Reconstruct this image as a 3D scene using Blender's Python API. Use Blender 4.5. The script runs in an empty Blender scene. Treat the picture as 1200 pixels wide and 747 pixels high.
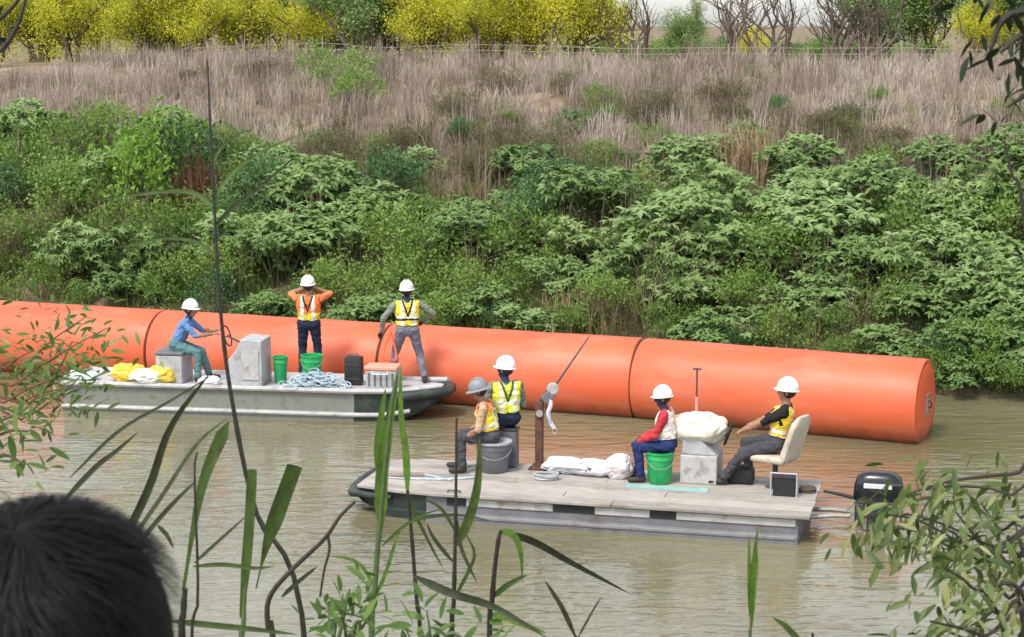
import bpy, bmesh, math, random
import numpy as np
from mathutils import Vector, Matrix, Euler, noise as mnoise

random.seed(7); RNG = np.random.default_rng(7)
scene = bpy.context.scene
COL = scene.collection
R = math.radians

# ------------------------------------------------------------------ camera
F = 2200.0; W, H = 1200.0, 747.0           # focal length and size in photo pixels
HOR = 30.0                                  # row of the horizon
CZ = 6.5                                    # eye height over the water
TH = math.atan((H/2-HOR)/F)
cam = bpy.data.objects.new('camera', bpy.data.cameras.new('camera'))
COL.objects.link(cam); scene.camera = cam
cam.location = (0, 0, CZ); cam.rotation_euler = (math.pi/2-TH, 0, 0)
cam.data.sensor_width = 36; cam.data.lens = F/W*36
cam.data.clip_start = 0.05; cam.data.clip_end = 6000
cam.data.dof.use_dof = True; cam.data.dof.focus_distance = 28.0; cam.data.dof.aperture_fstop = 18.0

# ------------------------------------------------------------------ sky, sun, exposure
SUN_EL, SUN_AZ = R(58), R(215)              # azimuth clockwise from +Y: behind and left of the viewer
world = bpy.data.worlds.new('World'); scene.world = world; world.use_nodes = True
nt = world.node_tree; nt.nodes.clear()
sky = nt.nodes.new('ShaderNodeTexSky'); sky.sky_type = 'NISHITA'; sky.sun_disc = False
sky.sun_elevation = SUN_EL; sky.sun_rotation = SUN_AZ
sky.air_density = 1.0; sky.dust_density = 1.5; sky.ozone_density = 0.6; sky.altitude = 0
hs = nt.nodes.new('ShaderNodeHueSaturation'); hs.inputs['Saturation'].default_value = 0.35
bg = nt.nodes.new('ShaderNodeBackground'); bg.inputs['Strength'].default_value = 0.15
wo = nt.nodes.new('ShaderNodeOutputWorld')
nt.links.new(sky.outputs[0], hs.inputs['Color']); nt.links.new(hs.outputs[0], bg.inputs[0]); nt.links.new(bg.outputs[0], wo.inputs[0])
sl = bpy.data.lights.new('sun', 'SUN'); sl.energy = 1.5; sl.angle = R(14); sl.color = (1, 0.95, 0.87)
so = bpy.data.objects.new('sun', sl); COL.objects.link(so)
sd = Vector((math.sin(SUN_AZ)*math.cos(SUN_EL), math.cos(SUN_AZ)*math.cos(SUN_EL), math.sin(SUN_EL)))
so.rotation_euler = sd.to_track_quat('Z', 'Y').to_euler()
so.location = sd*60
vs = scene.view_settings; vs.view_transform = 'Standard'; vs.look = 'None'; vs.gamma = 1; vs.exposure = 1.08
vs.use_curve_mapping = False
scene.cycles.max_bounces = 6; scene.cycles.transparent_max_bounces = 6

# ------------------------------------------------------------------ pixel -> place
FW = Vector((0, math.cos(TH), -math.sin(TH))); UP = Vector((0, math.sin(TH), math.cos(TH)))
CAM = Vector((0, 0, CZ))
def ray(px, py): return Vector((1, 0, 0))*((px-W/2)/F) - UP*((py-H/2)/F) + FW
def PZ(px, py, z=0.0):
    d = ray(px, py); return CAM + d*((z-CZ)/d.z)
def PY(px, py, Y):
    d = ray(px, py); return CAM + d*(Y/d.y)

# ------------------------------------------------------------------ materials
def mat(name, col, rough=0.7, var=0.15, scale=6.0, metal=0.0, bump=0.0, bscale=None, col2=None, spec=0.5, coord='Object', dirt=None, dscale=2.0, dlo=0.52, dhi=0.7, stretch=None):
    m = bpy.data.materials.new(name); m.use_nodes = True
    n = m.node_tree.nodes; l = m.node_tree.links
    b = n['Principled BSDF']; b.inputs['Roughness'].default_value = rough; b.inputs['Metallic'].default_value = metal
    b.inputs['Specular IOR Level'].default_value = spec
    tc = n.new('ShaderNodeTexCoord'); src = tc.outputs[coord]
    if stretch:
        mp = n.new('ShaderNodeMapping'); mp.inputs['Scale'].default_value = stretch
        l.new(src, mp.inputs[0]); src = mp.outputs[0]
    tx = n.new('ShaderNodeTexNoise'); tx.inputs['Scale'].default_value = scale; tx.inputs['Detail'].default_value = 6; tx.inputs['Roughness'].default_value = 0.6
    l.new(src, tx.inputs['Vector'])
    rp = n.new('ShaderNodeValToRGB'); l.new(tx.outputs['Fac'], rp.inputs[0])
    c = np.array(col[:3]); c2 = np.array(col2[:3]) if col2 is not None else np.clip(c*(1+var), 0, 1)
    c1 = c*(1-var)
    rp.color_ramp.elements[0].position = 0.3; rp.color_ramp.elements[0].color = (*c1, 1)
    rp.color_ramp.elements[1].position = 0.7; rp.color_ramp.elements[1].color = (*c2, 1)
    out = rp.outputs[0]
    if dirt is not None:
        t2 = n.new('ShaderNodeTexNoise'); t2.inputs['Scale'].default_value = dscale; t2.inputs['Detail'].default_value = 8; t2.inputs['Roughness'].default_value = 0.7
        l.new(src, t2.inputs['Vector'])
        mr = n.new('ShaderNodeMapRange'); mr.inputs[1].default_value = dlo; mr.inputs[2].default_value = dhi
        l.new(t2.outputs['Fac'], mr.inputs[0])
        mx = n.new('ShaderNodeMix'); mx.data_type = 'RGBA'
        l.new(mr.outputs[0], mx.inputs['Factor']); l.new(out, mx.inputs['A']); mx.inputs['B'].default_value = (*dirt, 1)
        out = mx.outputs['Result']
    l.new(out, b.inputs['Base Color'])
    if bump:
        t3 = n.new('ShaderNodeTexNoise'); t3.inputs['Scale'].default_value = bscale or scale*4; t3.inputs['Detail'].default_value = 5
        l.new(src, t3.inputs['Vector'])
        bp = n.new('ShaderNodeBump'); bp.inputs['Strength'].default_value = bump; bp.inputs['Distance'].default_value = 0.02
        l.new(t3.outputs['Fac'], bp.inputs['Height']); l.new(bp.outputs[0], b.inputs['Normal'])
    return m

def leaf_mat(name, stops, trans=0.35, rough=0.5, blotch=None):
    """foliage: colour from each leaf's own random tint plus slow drift from plant to plant"""
    m = bpy.data.materials.new(name); m.use_nodes = True
    n = m.node_tree.nodes; l = m.node_tree.links; b = n['Principled BSDF']; out = n['Material Output']
    at = n.new('ShaderNodeAttribute'); at.attribute_name = 'tint'
    oi = n.new('ShaderNodeObjectInfo')
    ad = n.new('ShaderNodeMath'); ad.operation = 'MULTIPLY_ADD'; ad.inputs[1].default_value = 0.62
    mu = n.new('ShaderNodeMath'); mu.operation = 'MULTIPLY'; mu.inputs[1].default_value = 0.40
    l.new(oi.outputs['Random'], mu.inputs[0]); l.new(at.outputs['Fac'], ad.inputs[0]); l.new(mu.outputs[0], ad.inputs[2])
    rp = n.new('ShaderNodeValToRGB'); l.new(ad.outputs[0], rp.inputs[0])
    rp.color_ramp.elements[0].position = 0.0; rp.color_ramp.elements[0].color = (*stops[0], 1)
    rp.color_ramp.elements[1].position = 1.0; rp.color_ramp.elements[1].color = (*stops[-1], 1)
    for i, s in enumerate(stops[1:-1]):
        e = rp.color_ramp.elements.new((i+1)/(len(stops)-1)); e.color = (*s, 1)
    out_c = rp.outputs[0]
    if blotch is not None:      # withered spots and streaks
        tc = n.new('ShaderNodeTexCoord'); tx = n.new('ShaderNodeTexNoise'); tx.inputs['Scale'].default_value = 26; tx.inputs['Detail'].default_value = 5; tx.inputs['Roughness'].default_value = 0.7
        l.new(tc.outputs['Object'], tx.inputs['Vector']); mr = n.new('ShaderNodeMapRange'); mr.inputs[1].default_value = 0.46; mr.inputs[2].default_value = 0.66; l.new(tx.outputs['Fac'], mr.inputs[0])
        mc = n.new('ShaderNodeMix'); mc.data_type = 'RGBA'; l.new(mr.outputs[0], mc.inputs['Factor']); l.new(out_c, mc.inputs['A']); mc.inputs['B'].default_value = (*blotch, 1); out_c = mc.outputs['Result']
    l.new(out_c, b.inputs['Base Color']); b.inputs['Roughness'].default_value = rough
    b.inputs['Specular IOR Level'].default_value = 0.35
    tr = n.new('ShaderNodeBsdfTranslucent'); l.new(out_c, tr.inputs[0])
    mx = n.new('ShaderNodeMixShader'); mx.inputs[0].default_value = trans
    l.new(b.outputs[0], mx.inputs[1]); l.new(tr.outputs[0], mx.inputs[2]); l.new(mx.outputs[0], out.inputs[0])
    return m

# ------------------------------------------------------------------ object helpers
def tag(o, label=None, cat=None, group=None, kind=None):
    if label: o['label'] = label
    if cat: o['category'] = cat
    if group: o['group'] = group
    if kind: o['kind'] = kind
    return o
def link(name, me, mats=None, parent=None, loc=None, rotz=None):
    if mats is not None:
        for m in (mats if isinstance(mats, (list, tuple)) else [mats]): me.materials.append(m)
    o = bpy.data.objects.new(name, me); COL.objects.link(o)
    if parent is not None: o.parent = parent
    if loc is not None: o.location = loc
    if rotz is not None: o.rotation_euler = (0, 0, rotz)
    return o
def empty(name, loc=(0, 0, 0), rotz=0.0):
    o = bpy.data.objects.new(name, None); COL.objects.link(o); o.location = loc; o.rotation_euler = (0, 0, rotz)
    o.empty_display_size = 0.1
    return o
def copy_tree(o, parent=None):
    c = o.copy(); COL.objects.link(c); c.parent = parent
    for ch in o.children: copy_tree(ch, c)
    return c
def np_mesh(name, V, Fc, smooth=False, tint=None, mi=None):
    V = np.asarray(V, dtype=np.float32); Fc = np.asarray(Fc, dtype=np.int32); k = Fc.shape[1]
    me = bpy.data.meshes.new(name)
    me.vertices.add(len(V)); me.vertices.foreach_set('co', V.ravel())
    me.loops.add(Fc.size); me.loops.foreach_set('vertex_index', Fc.ravel())
    me.polygons.add(len(Fc)); me.polygons.foreach_set('loop_start', np.arange(0, Fc.size, k, dtype=np.int32))
    if mi is not None: me.polygons.foreach_set('material_index', np.asarray(mi, dtype=np.int32))
    me.update(calc_edges=True)
    me.polygons.foreach_set('use_smooth', np.full(len(Fc), smooth))
    if tint is not None:
        a = me.attributes.new('tint', 'FLOAT', 'POINT'); a.data.foreach_set('value', np.asarray(tint, dtype=np.float32))
    return me

class MB:
    """collects shapes that make up ONE mesh"""
    def __init__(s): s.v = []; s.f = []; s.m = []
    def add(s, vs, fs, mi=0):
        b = len(s.v); s.v += [tuple(p) for p in vs]; s.f += [tuple(i+b for i in f) for f in fs]; s.m += [mi]*len(fs); return s
    def box(s, c, d, rot=None, mi=0, taper=(1, 1)):
        x, y, z = d[0]/2, d[1]/2, d[2]/2; tx, ty = taper
        P = [(-x, -y, -z), (x, -y, -z), (x, y, -z), (-x, y, -z), (-x*tx, -y*ty, z), (x*tx, -y*ty, z), (x*tx, y*ty, z), (-x*tx, y*ty, z)]
        M = (Euler(rot).to_matrix() if rot else Matrix.Identity(3))
        P = [M @ Vector(p)+Vector(c) for p in P]
        return s.add(P, [(0, 3, 2, 1), (4, 5, 6, 7), (0, 1, 5, 4), (1, 2, 6, 5), (2, 3, 7, 6), (3, 0, 4, 7)], mi)
    def tube(s, path, rad, n=8, mi=0, cap=True):
        path = [Vector(p) for p in path]; N = len(path)
        if not hasattr(rad, '__len__'): rad = [rad]*N
        vs = []; fs = []; nrm = None
        for i, p in enumerate(path):
            t = (path[min(i+1, N-1)]-path[max(i-1, 0)])
            t = t.normalized() if t.length > 1e-9 else Vector((0, 0, 1))
            if nrm is None:
                a = Vector((0, 0, 1)) if abs(t.z) < 0.9 else Vector((1, 0, 0)); nrm = t.cross(a).normalized()
            else:
                nrm = (nrm - t*nrm.dot(t)); nrm = nrm.normalized() if nrm.length > 1e-6 else t.orthogonal().normalized()
            bi = t.cross(nrm)
            for k in range(n):
                a = 2*math.pi*k/n; vs.append(p+(nrm*math.cos(a)+bi*math.sin(a))*rad[i])
        for i in range(N-1):
            for k in range(n):
                a, b = i*n+k, i*n+(k+1) % n; fs.append((a, b, b+n, a+n))
        if cap: fs.append(tuple(range(n-1, -1, -1))); fs.append(tuple(range((N-1)*n, N*n)))
        return s.add(vs, fs, mi)
    def lathe(s, prof, n=24, c=(0, 0, 0), axis='z', mi=0, sx=1, sy=1):
        vs = []; fs = []; N = len(prof)
        for r, h in prof:
            for k in range(n):
                a = 2*math.pi*k/n; x, y = r*math.cos(a)*sx, r*math.sin(a)*sy
                p = (x, y, h) if axis == 'z' else ((h, x, y) if axis == 'x' else (x, h, y))
                vs.append((p[0]+c[0], p[1]+c[1], p[2]+c[2]))
        for i in range(N-1):
            for k in range(n):
                a, b = i*n+k, i*n+(k+1) % n; fs.append((a, b, b+n, a+n))
        if prof[0][0] > 1e-6: fs.append(tuple(range(n-1, -1, -1)))
        if prof[-1][0] > 1e-6: fs.append(tuple(range((N-1)*n, N*n)))
        return s.add(vs, fs, mi)
    def mesh(s, name, bevel=0, smooth=False, seg=2, weld=False):
        me = bpy.data.meshes.new(name); me.from_pydata([tuple(p) for p in s.v], [], s.f)
        me.polygons.foreach_set('material_index', s.m)
        bm = bmesh.new(); bm.from_mesh(me)
        if weld: bmesh.ops.remove_doubles(bm, verts=bm.verts, dist=1e-5)
        bmesh.ops.recalc_face_normals(bm, faces=bm.faces)
        if bevel:
            es = [e for e in bm.edges if len(e.link_faces) == 2 and e.calc_face_angle(0) > 0.5]
            bmesh.ops.bevel(bm, geom=es, offset=bevel, segments=seg, profile=0.5, affect='EDGES', clamp_overlap=True)
        bm.to_mesh(me); bm.free()
        me.polygons.foreach_set('use_smooth', [bool(smooth)]*len(me.polygons))
        if smooth:
            try: me.set_sharp_from_angle(angle=R(40))
            except Exception: pass
        me.update(); return me
    def build(s, name, mats, parent=None, bevel=0, smooth=False, loc=None, rotz=None, seg=2, weld=False):
        return link(name, s.mesh(name, bevel, smooth, seg, weld), mats, parent, loc, rotz)

def curve(pts, n):
    """Catmull-Rom through points"""
    P = [Vector(p) for p in pts]; P = [P[0]*2-P[1]]+P+[P[-1]*2-P[-2]]; out = []
    segs = len(P)-3
    for i in range(n):
        t = i/(n-1)*segs; k = min(int(t), segs-1); u = t-k
        a, b, c, d = P[k:k+4]
        out.append(0.5*((2*b)+(c-a)*u+(2*a-5*b+4*c-d)*u*u+(3*b-a-3*c+d)*u**3))
    return out

# ------------------------------------------------------------------ terrain frame: u along the buoys, v across the river
YAW = R(-20.0)
EU = Vector((math.cos(YAW), math.sin(YAW), 0)); EV = Vector((-math.sin(YAW), math.cos(YAW), 0))
V0 = 33.6                                   # far water edge
PROF = [(-400, 5.2), (-40, 5.1), (-3, 5.0), (0.5, 4.9), (1.5, 4.55), (3, 4.0), (5, 3.2), (9, 1.2), (12.0, 0.0), (14, -0.7), (17, -1.2), (V0-4, -1.2), (V0-1.2, -0.6),
        (V0, 0.02), (V0+0.5, 0.45), (V0+1.3, 0.75), (V0+5, 2.2), (V0+10, 3.7), (V0+15, 4.75), (V0+18, 5.15), (V0+20, 5.25), (V0+23, 5.15), (V0+30, 5.0), (V0+60, 4.9), (V0+400, 4.8), (V0+3000, 4.8)]
PV = np.array([p[0] for p in PROF]); PH = np.array([p[1] for p in PROF])
def uv(x, y): return x*EU.x+y*EU.y, x*EV.x+y*EV.y
def xy(u, v): return EU*u+EV*v
def ground_z(x, y):
    u, v = uv(x, y); e = 0.35*mnoise.noise((u*0.12, 3.1, 0.5))
    z = float(np.interp(v+e, PV, PH))
    amp = 0.16 if v > V0+0.6 else (0.03 if v > V0-1 else 0.05)
    return z+amp*mnoise.noise((u*0.7, v*0.7, 1.7))+amp*0.5*mnoise.noise((u*2.1, v*2.1, 4.4))
def on_ground(u, v):
    p = xy(u, v); return Vector((p.x, p.y, ground_z(p.x, p.y)))

us = sorted(set([-3000, -800, -300, -120, -70, -45] + list(np.arange(-32, 30.01, 0.5)) + [40, 60, 110, 300, 800, 3000]))
vs_ = sorted(set(list(np.arange(-6, 16, 0.5)) + [-3000, -400, -100, -40, -20, -12] + list(np.arange(16, V0-2, 2.0)) + list(np.arange(V0-2, V0+26, 0.4)) + [V0+28, V0+32, V0+40, V0+60, V0+110, V0+300, V0+900, V0+3000]))
gv = []
for v in vs_:
    for u in us:
        p = xy(u, v); gv.append((p.x, p.y, ground_z(p.x, p.y)))
nu = len(us); gf = [(j*nu+i, j*nu+i+1, (j+1)*nu+i+1, (j+1)*nu+i) for j in range(len(vs_)-1) for i in range(nu-1)]
M_ground = mat('earth', (0.17, 0.125, 0.08), 0.95, 0.35, 0.9, bump=0.6, bscale=9, col2=(0.30, 0.235, 0.16), dirt=(0.10, 0.11, 0.045), dscale=0.5, spec=0.1)
ground = link('ground', np_mesh('ground', gv, gf, True), M_ground); tag(ground, kind='structure')

# water
def water_mat():
    m = bpy.data.materials.new('river_water'); m.use_nodes = True
    n = m.node_tree.nodes; l = m.node_tree.links; b = n['Principled BSDF']
    tc = n.new('ShaderNodeTexCoord')
    big = n.new('ShaderNodeTexNoise'); big.inputs['Scale'].default_value = 0.25; big.inputs['Detail'].default_value = 3; l.new(tc.outputs['Object'], big.inputs['Vector'])
    rp = n.new('ShaderNodeValToRGB'); l.new(big.outputs['Fac'], rp.inputs[0])
    rp.color_ramp.elements[0].position = 0.35; rp.color_ramp.elements[0].color = (0.135, 0.122, 0.064, 1)
    rp.color_ramp.elements[1].position = 0.68; rp.color_ramp.elements[1].color = (0.195, 0.178, 0.104, 1)
    l.new(rp.outputs[0], b.inputs['Base Color'])
    b.inputs['Roughness'].default_value = 0.05; b.inputs['IOR'].default_value = 1.5
    def layer(scale, stretch, rot, detail=2.0):
        mp = n.new('ShaderNodeMapping'); mp.inputs['Scale'].default_value = stretch; mp.inputs['Rotation'].default_value = (0, 0, rot)
        l.new(tc.outputs['Object'], mp.inputs[0])
        t = n.new('ShaderNodeTexNoise'); t.inputs['Scale'].default_value = scale; t.inputs['Detail'].default_value = detail; t.inputs['Distortion'].default_value = 0.6
        l.new(mp.outputs[0], t.inputs['Vector']); return t.outputs['Fac']
    a = layer(0.9, (0.7, 1.9, 1), R(8)); c = layer(3.0, (0.6, 1.8, 1), R(-9), 1.5)
    fine = layer(9.0, (0.55, 1.6, 1), R(4), 1.0)
    # calmer water in the lee of the boats and buoys, choppier in open reaches
    calm = n.new('ShaderNodeTexNoise'); calm.inputs['Scale'].default_value = 0.16; calm.inputs['Detail'].default_value = 2; l.new(tc.outputs['Object'], calm.inputs['Vector'])
    mr = n.new('ShaderNodeMapRange'); mr.inputs[1].default_value = 0.35; mr.inputs[2].default_value = 0.62; mr.inputs[3].default_value = 0.30; mr.inputs[4].default_value = 1.0
    l.new(calm.outputs['Fac'], mr.inputs[0])
    s1 = n.new('ShaderNodeMath'); s1.operation = 'MULTIPLY_ADD'; l.new(c, s1.inputs[0]); s1.inputs[1].default_value = 0.55
    s0 = n.new('ShaderNodeMath'); s0.operation = 'MULTIPLY'; s0.inputs[1].default_value = 0.5; l.new(a, s0.inputs[0]); l.new(s0.outputs[0], s1.inputs[2])
    s3 = n.new('ShaderNodeMath'); s3.operation = 'MULTIPLY_ADD'; l.new(fine, s3.inputs[0]); s3.inputs[1].default_value = 0.16; l.new(s1.outputs[0], s3.inputs[2])
    s2 = n.new('ShaderNodeMath'); s2.operation = 'MULTIPLY'; l.new(s3.outputs[0], s2.inputs[0]); l.new(mr.outputs[0], s2.inputs[1])
    bp = n.new('ShaderNodeBump'); bp.inputs['Strength'].default_value = 0.8; bp.inputs['Distance'].default_value = 0.075
    l.new(s2.outputs[0], bp.inputs['Height']); l.new(bp.outputs[0], b.inputs['Normal'])
    return m
wv = [tuple(xy(u, v)) for u, v in ((-2500, 9), (2500, 9), (2500, V0+1.2), (-2500, V0+1.2))]
river = link('river_water', np_mesh('river_water', wv, [(0, 1, 2, 3)]), water_mat()); tag(river, kind='structure')

# ------------------------------------------------------------------ buoys
M_orange = mat('buoy_orange', (0.66, 0.105, 0.036), 0.50, 0.10, 1.3, bump=0.22, bscale=1.6, col2=(0.69, 0.135, 0.055), dirt=(0.62, 0.21, 0.125), dscale=1.6, dlo=0.50, dhi=0.80, stretch=(0.35, 1, 1))
def add_waterline(m, col=(0.16, 0.06, 0.03), z0=0.02, z1=0.22):
    """silt and algae stain left by the water along the lower edge"""
    n = m.node_tree.nodes; l = m.node_tree.links; b = n['Principled BSDF']; src = b.inputs['Base Color'].links[0].from_socket
    tc = n.new('ShaderNodeTexCoord'); sp = n.new('ShaderNodeSeparateXYZ'); l.new(tc.outputs['Object'], sp.inputs[0])
    tx = n.new('ShaderNodeTexNoise'); tx.inputs['Scale'].default_value = 3.5; tx.inputs['Detail'].default_value = 6; l.new(tc.outputs['Object'], tx.inputs['Vector'])
    ad = n.new('ShaderNodeMath'); ad.operation = 'MULTIPLY_ADD'; ad.inputs[1].default_value = -0.30; l.new(tx.outputs['Fac'], ad.inputs[0]); l.new(sp.outputs['Z'], ad.inputs[2])
    mr = n.new('ShaderNodeMapRange'); mr.inputs[1].default_value = z0-0.15; mr.inputs[2].default_value = z1-0.15; mr.inputs[3].default_value = 0.75; mr.inputs[4].default_value = 0.0; l.new(ad.outputs[0], mr.inputs[0])
    mx = n.new('ShaderNodeMix'); mx.data_type = 'RGBA'; l.new(mr.outputs[0], mx.inputs['Factor']); l.new(src, mx.inputs['A']); mx.inputs['B'].default_value = (*col, 1)
    l.new(mx.outputs['Result'], b.inputs['Base Color'])
add_waterline(M_orange)
M_orange_cap = mat('buoy_cap_orange', (0.72, 0.105, 0.032), 0.45, 0.08, 2, dirt=(0.62, 0.20, 0.10), dscale=2.5)
add_waterline(M_orange_cap)
M_seam = mat('seam_dark', (0.05, 0.018, 0.012), 0.8, 0.3, 10)
M_steel = mat('galvanised_steel', (0.42, 0.40, 0.36), 0.5, 0.2, 12, metal=0.6, dirt=(0.22, 0.14, 0.07), dscale=6)
BR, BC, BV = 0.72, 0.56, 30.14
def buoy(u0, u1, label, facing=False):
    u0 += 0.03*facing; u1 += 0.24*facing; L = u1-u0; p = xy(u0, BV); root = empty('orange_buoy', (p.x, p.y, 0), YAW-(R(5) if facing else 0))
    tag(root, label, 'buoy', 'row of orange buoys on the river')
    c = (0, 0, BC); g = 0.020
    prof = [(BR-0.03, g+0.0), (BR-0.008, g+0.008), (BR, g+0.03)]
    k = 8
    for i in range(1, k): prof.append((BR+0.004*math.sin(i*2.3+u0), g+0.06+(L-2*g-0.12)*i/k))
    prof += [(BR, L-g-0.03), (BR-0.008, L-g-0.008), (BR-0.03, L-g)]
    MB().lathe(prof, 64, c, 'x').build('shell', M_orange, root, smooth=True)
    # moulded ribs where the shell sections meet
    for s, x in ((-1, g), (1, L-g)):
        dome = [(BR-0.031, 0.0), (BR-0.05, -0.012), (BR-0.07, 0.0), (BR*0.6, 0.018), (BR*0.3, 0.026), (0.001, 0.03)] if (facing and s > 0) else [(BR-0.031, 0.0), (BR*0.5, 0.008), (0.001, 0.010)]
        cap = MB().lathe([(r, x+s*h) for r, h in dome], 48, c, 'x').build('end_cap', M_orange_cap if (facing and s > 0) else M_seam, root, smooth=True)
        if facing and s > 0:
            pl = MB(); pl.box((x+0.036, 0, BC), (0.02, 0.20, 0.34)); pl.build('anchor_plate', M_steel, root, bevel=0.006)
            sh = MB(); sh.tube([(x+0.04, 0.0, BC+0.06), (x+0.08, 0.0, BC+0.045), (x+0.095, 0, BC), (x+0.08, 0, BC-0.045), (x+0.04, 0, BC-0.06)], 0.013, 8); sh.build('shackle', M_seam, root, smooth=True)
            for dy, dz in ((-.07, .13), (.07, .13), (-.07, -.13), (.07, -.13)):
                MB().lathe([(0.014, x+0.045), (0.014, x+0.056), (0.0, x+0.056)], 6, (0, dy, BC+dz), 'x').build('bolt', M_seam, root)
    # dark gasket between neighbours
    MB().lathe([(BR-0.06, -0.034-0.03*facing), (BR-0.03, -0.02-0.03*facing), (BR-0.03, 0.02), (BR-0.06, 0.034)], 48, c, 'x').build('joint_gasket', M_seam, root, smooth=True)
    return root
UB = [-4.03, -8.63, -13.23, -17.85, -22.5, -27.1]
blab = ['end buoy of the orange row, steel plate on its round end',
        'orange cylindrical buoy behind the brown davit post, next to the end buoy',
        'orange cylindrical buoy behind the standing workers and the black jerrycan box',
        'orange cylindrical buoy beside the moored boat stern, behind the seated worker in blue',
        'orange cylindrical buoy behind the leafy twigs, farthest upstream in the row']
for i in range(5): buoy(UB[i+1], UB[i], blab[i], i == 0)
M_rope = mat('old_rope', (0.10, 0.075, 0.06), 0.9, 0.3, 30)

# ------------------------------------------------------------------ boats
M_alu = mat('weathered_aluminium', (0.26, 0.26, 0.265), 0.55, 0.2, 3, metal=0.25, dirt=(0.13, 0.11, 0.085), dscale=3, bump=0.1, bscale=5)
M_alu_d = mat('dull_hull_paint', (0.17, 0.165, 0.18), 0.6, 0.2, 3, dirt=(0.10, 0.085, 0.06), dscale=2.5, bump=0.1, bscale=6)
M_ply = mat('weathered_plywood', (0.36, 0.325, 0.285), 0.85, 0.18, 2.5, col2=(0.47, 0.435, 0.40), dirt=(0.20, 0.165, 0.125), dscale=2.6, dlo=0.45, dhi=0.72, bump=0.25, bscale=14, stretch=(0.5, 1.4, 1))
def per_object(m, lo=0.78, hi=1.12):
    """each board its own shade"""
    n = m.node_tree.nodes; l = m.node_tree.links; b = n['Principled BSDF']; src = b.inputs['Base Color'].links[0].from_socket
    oi = n.new('ShaderNodeObjectInfo'); mr = n.new('ShaderNodeMapRange'); mr.inputs[3].default_value = lo; mr.inputs[4].default_value = hi; l.new(oi.outputs['Random'], mr.inputs[0])
    hv = n.new('ShaderNodeHueSaturation'); l.new(src, hv.inputs['Color']); l.new(mr.outputs[0], hv.inputs['Value']); l.new(hv.outputs[0], b.inputs['Base Color'])
per_object(M_ply)
M_panel = mat('pale_side_panel', (0.42, 0.41, 0.40), 0.6, 0.18, 4, dirt=(0.22, 0.19, 0.15), dscale=5)
M_bark0 = mat('old_board', (0.24, 0.19, 0.14), 0.9, 0.25, 5, stretch=(0.4, 3, 1))
M_black = mat('black_rubber', (0.016, 0.017, 0.018), 0.6, 0.3, 8)
M_dkgreen = mat('dark_green_rubber', (0.020, 0.030, 0.026), 0.55, 0.3, 5, dirt=(0.08, 0.08, 0.06), dscale=5)
M_white = mat('white_plastic', (0.72, 0.72, 0.70), 0.45, 0.08, 6, dirt=(0.45, 0.40, 0.33), dscale=5)
M_greypl = mat('grey_plastic', (0.13, 0.135, 0.15), 0.5, 0.15, 6)
M_ltgrey = mat('light_grey_plastic', (0.40, 0.41, 0.42), 0.5, 0.12, 6, dirt=(0.25, 0.22, 0.18), dscale=4)
M_greenb = mat('green_plastic', (0.012, 0.32, 0.085), 0.4, 0.15, 6, col2=(0.03, 0.42, 0.13))
M_tan = mat('tan_upholstery', (0.52, 0.46, 0.36), 0.6, 0.12, 8, dirt=(0.38, 0.32, 0.24), dscale=7, bump=0.1, bscale=30)
M_rust = mat('rusty_brown_steel', (0.075, 0.034, 0.022), 0.75, 0.3, 10, col2=(0.15, 0.065, 0.04), bump=0.3, bscale=40)
M_cream = mat('cream_canvas', (0.60, 0.56, 0.46), 0.85, 0.12, 5, col2=(0.68, 0.63, 0.54), bump=0.3, bscale=20)
M_yellow = mat('yellow_plastic', (0.72, 0.50, 0.05), 0.5, 0.15, 6)
M_cyan = mat('pale_turquoise_mat', (0.24, 0.42, 0.40), 0.7, 0.15, 5)
M_net = mat('pale_blue_net', (0.35, 0.55, 0.55), 0.7, 0.3, 20, col2=(0.55, 0.60, 0.72))
M_redor = mat('red_orange_paint', (0.72, 0.10, 0.03), 0.5, 0.2, 10)
M_pink = mat('faded_salmon_lid', (0.75, 0.30, 0.22), 0.55, 0.12, 6)
M_bluew = mat('blue_white_print', (0.62, 0.63, 0.68), 0.5, 0.1, 18, dirt=(0.20, 0.30, 0.50), dscale=14, dlo=0.58, dhi=0.62)
M_dkgrey = mat('dark_grey_metal', (0.06, 0.06, 0.065), 0.5, 0.25, 10, metal=0.4)

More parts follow.
